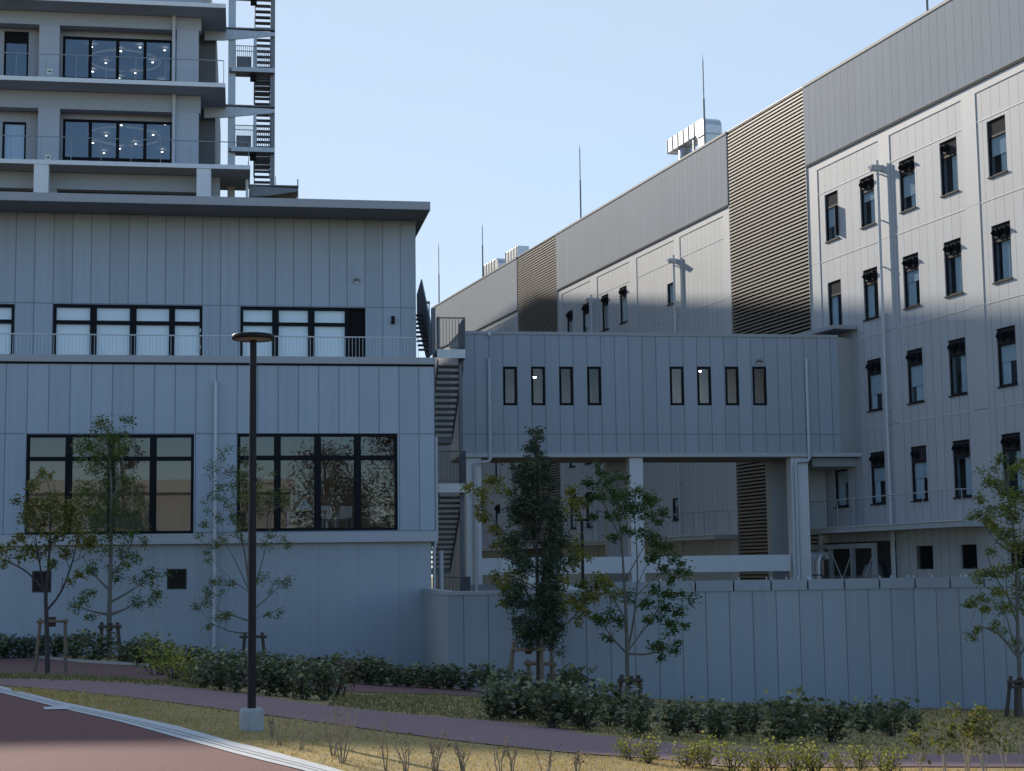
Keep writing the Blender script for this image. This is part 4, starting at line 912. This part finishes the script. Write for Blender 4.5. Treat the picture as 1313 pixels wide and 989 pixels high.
tree('broadleaf_tree','light green multi-stemmed tree standing behind the tall lamp post',(327,842),[(327,842),(323,790),(318,740),(311,690),(298,645)],
  [[(323,770),(335,725),(344,690),(350,650)],[(318,740),(318,690),(320,640),(314,590)],[(322,765),(298,745),(278,725)],[(320,755),(300,715),(285,690)],[(325,790),(345,765),(362,748)],[(323,800),(300,790),(278,783)],[(311,690),(292,650),(283,610)],[(327,815),(300,812),(270,800)]],
  [(312,575,9),(316,590,7),(283,586,9),(276,598,8),(292,606,10),(302,618,12),(286,624,9),(318,612,11),(330,625,9),(342,604,7),(270,604,6),(276,640,8),(262,648,7),(290,645,9),(308,640,12),(326,645,11),(350,632,9),(358,640,8),(345,656,10),(363,646,6),(283,662,7),(264,668,6),(300,665,9),(318,670,9),(255,690,5),(290,690,8),(306,690,8),(345,690,8),(362,693,7),(370,700,5),(276,700,7),(268,716,6),(336,742,9),(350,748,6),(364,752,9),(288,752,10),(294,745,7),(270,760,8),(258,772,8),(250,776,6),(284,792,10),(295,790,6),(268,802,6),(345,786,6),(360,785,5),(340,700,8),(275,745,6)],
  L_green,M_bark,.085,.95,.05,(.72,.2),seed=3,Yt=46.6,depth=.6)
rr=np.random.default_rng(4); ev=[]
prof=[(550,686,3),(565,687,6),(580,686,10),(600,685,20),(625,687,28),(650,688,34),(680,689,38),(710,687,38),(740,686,36),(765,687,34),(790,688,28),(812,690,25),(828,692,20)]
for k in range(165):
    y=rr.uniform(552,828)**1.0; w=np.interp(y,[p[0] for p in prof],[p[2] for p in prof]); c0=np.interp(y,[p[0] for p in prof],[p[1] for p in prof])
    ev.append((c0+w*.84*rr.choice((-1,1))*rr.uniform(0,1.1)**.75,y,rr.uniform(6,11) if y>590 else rr.uniform(3.5,6)))
tree('evergreen_tree','dense dark evergreen tree with a pointed top, staked in front of the boundary wall',(691,896),[(691,896),(690,800),(688,700),(689,600),(687,548)],
  [[(690,790),(670,750),(660,700)],[(690,780),(708,740),(718,690)],[(689,700),(672,660),(668,610)],[(689,690),(704,650),(706,610)]],ev,L_dark,M_barkd,.095,1.15,.06,(.42,.25),depth=.8,seed=5,aspect=.5,Yt=36.5)
tree('young_tree','yellowing tree with wide drooping branches, half hidden behind the dark evergreen',(707,887),[(707,887),(707,800),(705,740),(700,680),(695,640)],
  [[(703,745),(660,700),(632,665),(610,640)],[(704,770),(664,742),(640,735)],[(706,815),(735,793),(752,772),(768,755)],[(705,745),(725,715),(742,690)],[(702,690),(722,645),(738,620)],[(700,680),(662,645),(640,618)]],
  [(602,625,7),(612,636,10),(622,650,9),(608,652,6),(628,618,8),(642,622,9),(650,632,7),(620,664,7),(632,676,7),(640,690,7),(646,702,10),(634,700,6),(632,742,8),(648,745,9),(662,760,9),(655,730,8),(737,626,9),(744,640,8),(731,640,7),(738,657,6),(752,645,5),(746,696,9),(738,710,10),(728,704,8),(748,712,6),(730,730,8),(722,742,9),(744,752,8),(732,768,10),(722,780,9),(742,778,8),(756,765,8),(765,752,9),(775,748,8),(716,765,9),(650,770,7),(645,755,6),(725,655,6),(755,785,6),(740,795,6)],
  L_yellow,M_bark,.11,.95,.05,(.42,.25),seed=6,depth=.9,Yt=37.8)
tree('broadleaf_tree','pale-barked tree with several stems and dark sparse leaves before the white column',(805,890),[(805,890),(804,845),(803,790),(800,740),(797,690),(790,640)],
  [[(804,845),(813,795),(818,745),(816,690),(811,640)],[(806,835),(830,802),(850,772),(863,745)],[(806,843),(835,840),(862,826)],[(803,843),(782,815),(768,790)],[(803,795),(786,765),(764,745)],[(816,745),(840,702),(858,680)],[(801,750),(815,720),(832,690)],[(797,690),(778,650),(755,622)],[(818,760),(845,735),(875,725)]],
  [(770,595,5),(773,606,6),(783,618,10),(795,612,8),(776,632,9),(792,630,10),(750,617,7),(762,622,6),(765,640,7),(804,640,12),(816,632,9),(826,645,11),(840,640,8),(812,655,12),(796,655,9),(832,662,9),(850,655,7),(846,668,6),(782,662,8),(766,664,6),(822,682,10),(802,680,9),(840,690,9),(786,690,7),(852,700,9),(838,712,10),(866,715,7),(874,728,8),(882,736,6),(850,728,8),(858,742,6),(888,760,8),(872,765,7),(858,760,8),(842,758,8),(802,772,8),(826,772,9),(845,785,10),(833,795,7),(870,782,8),(862,803,8),(880,802,6),(847,825,9),(838,830,7),(864,826,7),(850,842,6),(858,812,6),(770,800,8),(783,790,9),(764,790,6),(776,815,5),(795,800,6)]+[(772,752,11,.95),(756,765,10,.95),(785,762,9,.9),(745,770,8,.95)],
  L_green,M_bark,.105,1.15,.06,(.30,.2),seed=7,Yt=38.3)
tree('broadleaf_tree','bushy yellow-green tree with thin stems and tied stakes, at the right edge',(1308,905),[(1308,905),(1306,830),(1304,780),(1303,700),(1293,640),(1286,592)],
  [[(1306,850),(1282,813),(1264,805),(1245,803)],[(1304,790),(1277,742),(1263,705)],[(1303,720),(1272,692),(1254,655)],[(1306,840),(1290,790),(1280,750)],[(1307,850),(1330,800),(1345,740)],[(1304,780),(1322,720),(1330,650)],[(1305,800),(1292,770),(1288,720)]],
  [(1286,592,8),(1298,600,10),(1308,590,6),(1262,612,9),(1275,622,10),(1290,626,11),(1303,638,13),(1256,636,8),(1250,658,9),(1266,652,10),(1282,655,12),(1303,664,14),(1262,672,8),(1288,686,14),(1272,682,8),(1308,700,14),(1268,708,8),(1280,732,11),(1296,735,12),(1250,738,8),(1264,734,7),(1306,752,12),(1278,756,9),(1252,774,8),(1242,776,5),(1290,782,11),(1266,780,8),(1282,800,9),(1245,815,6),(1302,818,8),(1254,808,5),(1273,765,8),(1310,780,10),(1325,640,18),(1338,690,18),(1330,750,18),(1322,610,12),(1345,720,14),(1318,690,12)],
  L_green,M_bark,.10,1.15,.06,(.80,.2),seed=8,Yt=37.6)
# stakes
def stake(label,posts,bars,m,Y=None,r=.036,base=None):
    B_=gp(*(base or posts[0][0]))
    if Y: B_=np.array([ax(base[0],base[1],Y),Y,g(ax(base[0],base[1],Y),Y)])
    Y=B_[1]; t=thing('tree_stake',label,'tree stake',tuple(B_))
    for k,(a,c) in enumerate(posts):
        P=gp(*a); dy=(0,.35)[k%2]; bot=at(a[0],a[1],Y-dy*.3); bot[2]=g(bot[0],bot[1])-.1; top=at(c[0],c[1],Y-.1)
        MB().tube([bot,(bot+top)/2,top],[r*1.1,r,r],9).build('post',m,t)
    for a,c in bars: MB().tube([at(a[0],a[1],Y-.12-r*2),at(c[0],c[1],Y-.12-r*2)],r*.9,9).build('crossbar',m,t)
    x=[(a[0]+c[0])/2 for a,c in bars][0]; y=bars[0][0][1]
    p=at(x,y,Y-.02); MB().tube([p-np.array([.0,0,.1]),p+np.array([0,0,.1])],.075,10).build('hemp_tie',M_tie,t)
stake('pale two-post stake frame with a crossbar holding the leftmost young tree',[((44,866),(52,793)),((84,866),(83.5,794))],[((47,797.5),(87,796.5))],M_wood,base=(61,863))
stake('brown stake frame at the slim tree before the left wide window',[((129,842),(130.5,798)),((155,842),(150.5,798))],[((126,804),(156,803.5))],M_wooddark,base=(141,842),r=.05,Y=46.45)
stake('brown stake frame at the tree behind the tall lamp post',[((311,845),(314,812)),((340,845),(336,811))],[((307,817),(342,816.5))],M_wooddark,base=(327,842),r=.045,Y=46.45)
stake('tall pale stake frame with leaning posts around the dark evergreen trunk',[((648,896),(659.5,823)),((696,903),(693.5,822))],[((656,833),(699,832.5))],M_wood,base=(690,896),r=.05,Y=36.3)
stake('shorter pale stake frame at the yellowing tree beside the evergreen',[((712,890),(707,844)),((681,890),(677,846))],[((672,850.5),(713,851.5))],M_wood,base=(703,887),r=.05,Y=37.6)
stake('low dark stake frame around the pale-barked multi-stem tree',[((792,890),(797.5,865.5)),((822,890),(818.5,866))],[((792,872.5),(824,872.5))],M_wooddark,base=(806,890),r=.05,Y=38.1)
stake('dark stake frame with crossed bars at the tree on the right edge',[((1289,912),(1296,867)),((1302,912),(1303,872)),((1326,912),(1320,868))],[((1292,875),(1324,874)),((1298,881),(1318,880))],M_wooddark,base=(1308,905),r=.045,Y=37.4)

# ------------------------------------------------------------------ shrubs
def shrub_proto(name,n,size,w,h,m,seed,stems=6,low=.12,tint=(.5,.25),pole=M_barkd,asp=.5):
    rr=np.random.default_rng(seed); t=thing(name,'','shrub',(0,0,0)); OFF[t.name]=(0,0,0)
    b=MB(); pos=[]
    for k in range(stems):
        a=rr.uniform(0,6.28); rad=w*.5*math.sqrt(rr.uniform(.02,1)); top=np.array([rad*math.cos(a),rad*math.sin(a),h*rr.uniform(.62,1.0)*(1-.25*(rad/(w*.5)))]); bs=np.array([rr.normal()*.05,rr.normal()*.05,-.05])
        mid=(bs+top)/2+rr.normal(size=3)*.05; b.tube([bs,mid,top],[.012,.008,.003],5)
        nn=int(n/stems*rr.uniform(.7,1.3)); f=rr.uniform(low,1.05,nn)[:,None]; line=bs+(top-bs)*f
        pos.append(line+rr.normal(size=(nn,3))*np.array([w*.13,w*.13,h*.07])*(.5+.7*np.sin(np.clip(f,0,1)*2.6)))
    P=np.vstack(pos); P[:,2]=np.maximum(P[:,2],.03)
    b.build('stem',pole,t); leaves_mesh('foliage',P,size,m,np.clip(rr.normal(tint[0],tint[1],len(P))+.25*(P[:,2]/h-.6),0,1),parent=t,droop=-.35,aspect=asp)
    return t
protos={'dark':[shrub_proto('shrub',300,.125,.72,.90,L_shrub,s,8,.22,asp=.62) for s in (11,12,13,14)],
        'yel':[shrub_proto('shrub',430,.075,.8,.7,L_ybush,s,10,.3,(.5,.28)) for s in (21,22,23)],
        'dry':[shrub_proto('shrub',300,.07,.8,.8,L_dry,s,8,.25,(.5,.28)) for s in (31,)]}
used=set()
def put(kind,k,px_,py_,hpx,label,group,cat='shrub',name=None,wide=1.):
    P=gp(px_,py_); lim=47.9 if px_<545 else (47.2 if px_<575 else 40.2)
    if P[1]>lim: P=np.array([ax(px_,py_,lim),lim,g(ax(px_,py_,lim),lim)])
    p=protos[kind][k%len(protos[kind])]; o=p if p.name not in used else copy_tree(p); used.add(p.name)
    o.location=tuple(P); o.rotation_euler=(0,0,rng.uniform(0,6.28)); hgt=hpx*P[1]/F; s=hgt*rng.uniform(.92,1.22)/(.86 if kind=='dark' else .68); o.scale=(s*wide,s*wide,s)
    o['label']=label; o['category']=cat
    if group: o['group']=group
    elif 'group' in o: del o['group']
    return o
lw='dark green leafy shrub in the hedge row at the foot of the left building'; gw_='hedge shrubs along the left building'
for i,(x,y,h) in enumerate([(-14,836,44),(6,839,44),(27,841,38),(50,843,36),(72,844,38),(97,846,50),(120,850,46),(162,853,40),(179,855,40),(200,856,54),(219,858,44),(250,862,44),(264,864,40),(283,866,40),(301,868,42),(341,870,46),(357,871,44),(376,872,40),(394,874,42),(418,876,44),(434,877,42),(452,878,48),(472,880,40),(489,881,42),(507,882,40),(524,883,44),(543,884,38),(560,885,40),(578,886,42),(597,887,38)]):
    put('dark',i,x,y-1.5,h*.82,lw,gw_,wide=1.25)
lb_='dark leafy shrub in the front clump around the tall lamp post'; gb_='shrub clump by the tall lamp post'
for i,(x,y,h) in enumerate([(262,882,52),(283,885,56),(303,888,52),(345,892,56),(366,893,54),(392,897,58),(416,898,52),(330,888,50)]): put('dark',i+1,x,y,h*.88,lb_,gb_)
put('yel',0,203,866,42,'pale yellowish shrub beside the upper path, left of the dark clump',None); put('yel',1,224,874,44,'straggly yellowish shrub spilling over the upper path edge',None); put('yel',2,246,878,44,'thin yellow-green shrub touching the dark clump on its left',None)
put('dry',0,436,894,44,'brownish withered shrub at the right end of the dark clump',None)
lc_='glossy dark shrub in the loose row beside the mauve path'; gc_='loose shrub row along the mauve path'
for i,(x,y,h) in enumerate([(638,924,62),(660,922,56),(684,924,48),(708,934,62),(737,930,50),(752,936,64),(783,931,58),(820,945,66),(866,944,54),(893,940,50),(921,948,56),(948,944,48),(966,941,46),(1003,952,68),(1026,946,48),(1048,944,50),(1067,952,58),(1105,940,46),(1126,938,38),(1142,944,52),(1172,938,38)]): put('dark',i,x,y,h,lc_,gc_,wide=1.12)
for i,(x,y,h) in enumerate([(618,884,42),(642,893,44),(668,893,40),(725,895,46),(742,893,40)]): put('dark',i+2,x,y,h,'dark shrub growing behind the stakes of the evergreen','shrubs behind the evergreen stakes')
ly_='small sparse yellow-green bush on the near edge of the mauve path'; gy_='yellow-green bushes on the near path edge'
for i,(x,y,h) in enumerate([(805,974,34),(832,979,40),(880,983,44),(905,985,36),(940,992,44),(968,990,36),(990,990,44),(1018,994,42),(1046,992,46),(1078,992,32),(1104,988,42),(1135,994,40)]): put('yel',i,x,y,h,ly_,gy_)
# dry weeds
def weed(px_,py_,hpx,label,group,seed,leafy=.4,stem=(.26,.21,.15),n=4,lm=L_dry,name='dry_weed',spread=.25,lsize=.04,top=.5):
    P=gp(px_,py_); h=hpx*P[1]/F; rr=np.random.default_rng(seed); t=thing(name,label,'weed',tuple(P),group=group); OFF[t.name]=(0,0,0)
    b=MB(); pos=[]
    for k in range(n):
        a=rr.uniform(0,6.28); d=np.array([math.cos(a),math.sin(a),0])*h*spread*rr.uniform(.3,1); hh=h*rr.uniform(.6,1)
        pts=[np.array([0,0,-.03])+d*.1,d*.35+np.array([0,0,hh*.4])+rr.normal(size=3)*.015,d*.8+np.array([0,0,hh*.75]),d+np.array([0,0,hh])]
        b.tube(pts,[.006,.005,.004,.002],5)
        for j in range(rr.integers(3,7)):
            f=rr.uniform(.35,.95); q=pts[1]+(pts[3]-pts[1])*((f-.35)/.6); e=q+np.array([rr.normal()*.1,rr.normal()*.1,rr.uniform(.04,.16)])*h*1.0
            b.tube([q,(q+e)/2+np.array([0,0,.01]),e],[.003,.0025,.0015],4)
            if rr.random()<leafy:
                m_=rr.integers(2,6); pos.append(e+rr.normal(size=(m_,3))*.03)
        if top: m_=int(8*top*leafy*2); pos.append(pts[3]+rr.normal(size=(m_,3))*np.array([.05,.05,.07])*h)
    b.build('stems',mat('dry_stem_%d'%int(stem[0]*100),stem,.9,.2),t)
    if pos:
        P2=np.vstack(pos); leaves_mesh('leaves',P2,lsize,lm,rr.random(len(P2)),parent=t)
for i,(x,y,h) in enumerate([(343,946,42),(357,955,64),(381,966,60),(428,974,62),(446,984,88),(489,990,64),(513,992,46),(560,996,50),(589,996,66),(640,998,60),(666,996,44),(692,998,56),(745,996,40)]):
    weed(x+rng.uniform(-9,9),y+rng.uniform(-6,2),h*rng.uniform(.6,1.25),'dry brown twiggy weed in the straw-coloured grass near the road','dry weeds in the near grass',40+i,lsize=.03,leafy=rng.uniform(.03,.28),n=rng.choice((3,4,6,8)),spread=rng.uniform(.15,.5),top=rng.choice((0,.3,.6)))
for i,(x,y,h,lab) in enumerate([(1182,992,62,'pale bare-stemmed weed, leftmost of the tall weeds at lower right'),(1211,992,72,'tall weed with a crooked pale stem and few leaves, lower right'),(1240,990,88,'tall yellowing weed with forked white stems, lower right'),(1263,994,84,'bushiest tall yellowing weed with straight stems, lower right'),(1288,985,50,'short pale weed stump right of the bushy yellowing weed'),(1311,980,52,'pale broken weed stem at the lower right edge')]):
    weed(x,y,h,lab,None,70+i,leafy=.9 if i<4 else .2,stem=(.42,.36,.28),n=6 if i in (2,3) else 4,lm=L_olive,name='tall_weed',spread=.22,lsize=.06,top=2.2 if i in (2,3) else 1.)

# grass blades
def blades(n,poly_fn,h,m,name):
    P=[]
    while len(P)<n:
        px_,py_=poly_fn(); p=gp(px_,py_,60); P.append(p)
    P=np.array(P); nb=len(P); d=nr.normal(size=(nb,3)); d[:,2]=np.abs(d[:,2])+.9; d/=np.linalg.norm(d,axis=1)[:,None]
    hh=h*nr.uniform(.4,1.3,nb)[:,None]*np.clip(P[:,1]/18,.7,1.8)[:,None]; s=np.cross(d,nr.normal(size=(nb,3))); s/=np.linalg.norm(s,axis=1)[:,None]
    v=np.empty((nb,3,3)); v[:,0]=P-s*.005*np.clip(P[:,1:2]/15,.8,2.5); v[:,1]=P+s*.005*np.clip(P[:,1:2]/15,.8,2.5); v[:,2]=P+d*hh
    me=bpy.data.meshes.new(name); me.from_pydata(v.reshape(-1,3).tolist(),[],[(3*i,3*i+1,3*i+2) for i in range(nb)])
    a=me.attributes.new('tint','FLOAT','FACE'); a.data.foreach_set('value',np.clip(nr.normal(.5,.25,nb),0,1).astype(np.float32)); me.materials.append(m)
    o=bpy.data.objects.new(name,me); COL.objects.link(o); o['kind']='stuff'; o['label']='short straw-coloured and olive grass between the paths'; o['category']='grass'; return o
def interp_poly(top,bot):
    xs0,xs1=top[0][0],top[-1][0]
    def f():
        x=rng.uniform(xs0,xs1); a=np.interp(x,[p[0] for p in top],[p[1] for p in top]); c=np.interp(x,[p[0] for p in bot],[p[1] for p in bot]); e=1.3*math.sin(x*.11)+.9*math.sin(x*.37+1); return x,a-1.2+e*.6+(c-a+2.6)*rng.random()
    return f
L_grass=leafmat('grass_blades',((0,(.20,.175,.06)),(.4,(.46,.34,.12)),(1,(.70,.50,.20))),.4,.8)
L_grass2=leafmat('greener_grass_blades',((0,(.10,.12,.04)),(.5,(.20,.195,.075)),(1,(.38,.32,.15))),.25,.8)
blades(17000,interp_poly([(15,883),(125,891),(251,906.5),(315,916),(390,925),(463,936),(600,954),(720,967),(853,976.5),(911,985),(1313,990)],[(15,885),(83,900),(151,914),(226,930),(300,951),(330,958),(436,986),(470,1000),(720,1005),(911,1005),(1313,1003)]),.036,L_grass,'grass')
blades(16000,interp_poly([(420,892),(559,892),(628,897),(662,899),(800,905),(1313,912)],[(420,904),(500,913),(640,924),(720,934),(868,953),(1150,965),(1313,966)]),.045,L_grass2,'grass')
blades(1500,interp_poly([(-10,866),(125,870),(196,874.5),(260,878)],[(-10,869),(60,871),(125,873.5),(260,883)]),.06,L_grass2,'grass')

# ------------------------------------------------------------------ lamp posts
def lamp(label,px_,py_,ztop,rp,rd,sleeve=None,bw_=.13,bh=.24):
    P=gp(px_,py_); t=thing('lamp_post',label,'lamp post',tuple(P)); OFF[t.name]=(0,0,0); h=ztop-P[2]
    mb_=mat('lamp_black_paint',(.011,.011,.014),.5,.15,spec=.25)
    b=MB(); b.lathe((0,0,0),[(bw_*1.0,-.15),(bw_*1.02,bh*.5),(bw_,bh-.035),(bw_*.94,bh-.01),(bw_*.8,bh),(0,bh)],32); b.build('concrete_base',mat('footing_concrete',(.36,.37,.375),.85,.25,14,bump=.3),t)
    b=MB(); b.tube([(0,0,bh-.02),(0,0,h-.05)],[rp*1.12,rp*.9],16); b.build('pole',mb_,t)
    hz=(sleeve or 1.)*.55; MB().box(-rp*.55,rp*.55,-rp*(1.62 if sleeve else 1.2),-rp*.9,hz,hz+.22).build('access_hatch',mb_,t)
    if sleeve: b=MB(); b.tube([(0,0,bh),(0,0,sleeve)],rp*1.5,16); b.build('sleeve',mb_,t)
    b=MB(); b.lathe((0,0,h),[(0,.012),(rd*.95,.01),(rd,0),(rd,-.042),(rd*.93,-.047),(rd*.93,-.037)],40); o=b.build('lamp_head',mb_,t)
    b=MB(); b.lathe((0,0,h),[(rd*.93,-.039),(rp*2.2,-.037),(rp*2.2,-.05),(rp,-.052)],40); b.build('diffuser',mat('diffuser_plastic',(.34,.33,.32),.5,.03),o)
    return t
lamp('tall black lamp post with a disc head and concrete foot in the near grass',322.5,937,4.22,.041,.235)
p=gp(750,890)
lamp('black lamp post with a thicker lower sleeve, before the boundary wall',750,890,az(749,666,p[1]),.042,.2,1.25,.12,.14)

# ------------------------------------------------------------------ across the road (seen reflected in the wide windows)
rb=thing('beige_building','beige low building with a dark window band across the road, mirrored in the wide windows','building',(-18,-62,0))
OFF[rb.name]=(0,0,0)
rbm=panel('beige_panels',(.50,.455,.40),w=1.2,zs=(3.6,7.2),groove=.6)
o=MB().box(-60,4.4,-62,-45,-1,8.9).build('wall',rbm,rb,off=(-18,-62,0))
MB().box(-60.5,4.8,-44.98,-44.5,8.5,9.6).build('parapet',mat('parapet_paint',(.6,.58,.54),.6),rb,off=(-18,-62,0))
for k in range(7):
    x=-56+k*8.7; f=MB().box(x,x+4.4,-44.99,-44.9,5.6,6.8).build('window',M_black,rb,off=(-18,-62,0))
for k,(x,y,h,lab) in enumerate([(6.6,-30,11,'big autumn tree with drooping brown leaves across the road, mirrored in the right window'),(12.2,-27,13.5,'rusty brown tree across the road, mirrored at the right end of the window'),(8.8,-36,9,'smaller orange tree before the beige building, mirrored in the window')]):
    t=thing('autumn_tree',lab,'tree',(x,y,0)); OFF[t.name]=(0,0,0); rr=np.random.default_rng(90+k)
    b=MB(); b.tube([(0,0,-.1),(.1,0,h*.4),(0,.1,h*.9)],[.22,.16,.04],8); pos=[]
    for j in range(170):
        a=rr.uniform(0,6.28); z=h*rr.uniform(.10,1); r=h*.36*math.sqrt(rr.random())*(1.1-.6*z/h); q=np.array([r*math.cos(a),r*math.sin(a),z]); 
        if j%3==0: b.tube([(0,0,z*.7),q*.6+np.array([0,0,z*.36]),q],[.05,.03,.008],5)
        pos.append(q+rr.normal(size=(60,3))*.5)
    b.build('trunk',M_bark,t); P2=np.vstack(pos); leaves_mesh('crown',P2,.22,L_autumn,rr.random(len(P2)),parent=t)

# ------------------------------------------------------------------ daylight
PHI,EL=R(22.),R(23.8)
S_dir=np.array([-math.sin(PHI)*math.cos(EL),math.cos(PHI)*math.cos(EL),math.sin(EL)])
w=bpy.data.worlds.new('World'); sc.world=w; w.use_nodes=True; nt=w.node_tree; bg=nt.nodes['Background']
sky=nt.nodes.new('ShaderNodeTexSky'); sky.sky_type='NISHITA'; sky.sun_disc=False; sky.sun_elevation=EL; sky.sun_rotation=math.atan2(S_dir[0],S_dir[1]); sky.air_density=1.; sky.dust_density=0.; sky.ozone_density=4.; sky.altitude=50
# thin high veil on the sun's side of the sky
geo=N(nt,'ShaderNodeNewGeometry'); dp=N(nt,'ShaderNodeVectorMath',operation='DOT_PRODUCT'); dp.inputs[1].default_value=tuple(-S_dir); nt.links.new(geo.outputs['Incoming'],dp.inputs[0])
tcw=N(nt,'ShaderNodeTexCoord'); mpw=N(nt,'ShaderNodeMapping'); mpw.inputs['Scale'].default_value=(1.2,1.2,4.); nt.links.new(tcw.outputs['Generated'],mpw.inputs['Vector'])
nw=N(nt,'ShaderNodeTexNoise',i_Scale=2.2,i_Detail=6.,i_Roughness=.55); nt.links.new(mpw.outputs[0],nw.inputs['Vector'])
fv=math_(nt,'ADD',math_(nt,'MULTIPLY',math_(nt,'ADD',dp.outputs['Value'],-.10),1.0),math_(nt,'MULTIPLY',math_(nt,'SUBTRACT',nw.outputs['Fac'],.5),.35))
fv=math_(nt,'MINIMUM',math_(nt,'MAXIMUM',fv,0.),.96)
nt.links.new(mixc(nt,fv,sky.outputs[0],(3.45,4.0,4.55)),bg.inputs[0]); bg.inputs[1].default_value=.15
sd=bpy.data.lights.new('sun','SUN'); so=bpy.data.objects.new('sun',sd); COL.objects.link(so); sd.energy=4.1; sd.angle=R(.53); sd.color=(1.,.91,.78)
so.rotation_euler=Vector(S_dir).to_track_quat('Z','Y').to_euler()
sc.view_settings.view_transform='Standard'; sc.view_settings.look='None'; sc.view_settings.gamma=1; sc.view_settings.exposure=.35
sc.cycles.use_denoising=True; sc.cycles.max_bounces=8; sc.cycles.transparent_max_bounces=12; sc.cycles.caustics_reflective=False; sc.cycles.caustics_refractive=False
for k in protos.values():
    for p in k:
        if p.name not in used:
            for c in list(p.children): bpy.data.objects.remove(c)
            bpy.data.objects.remove(p)
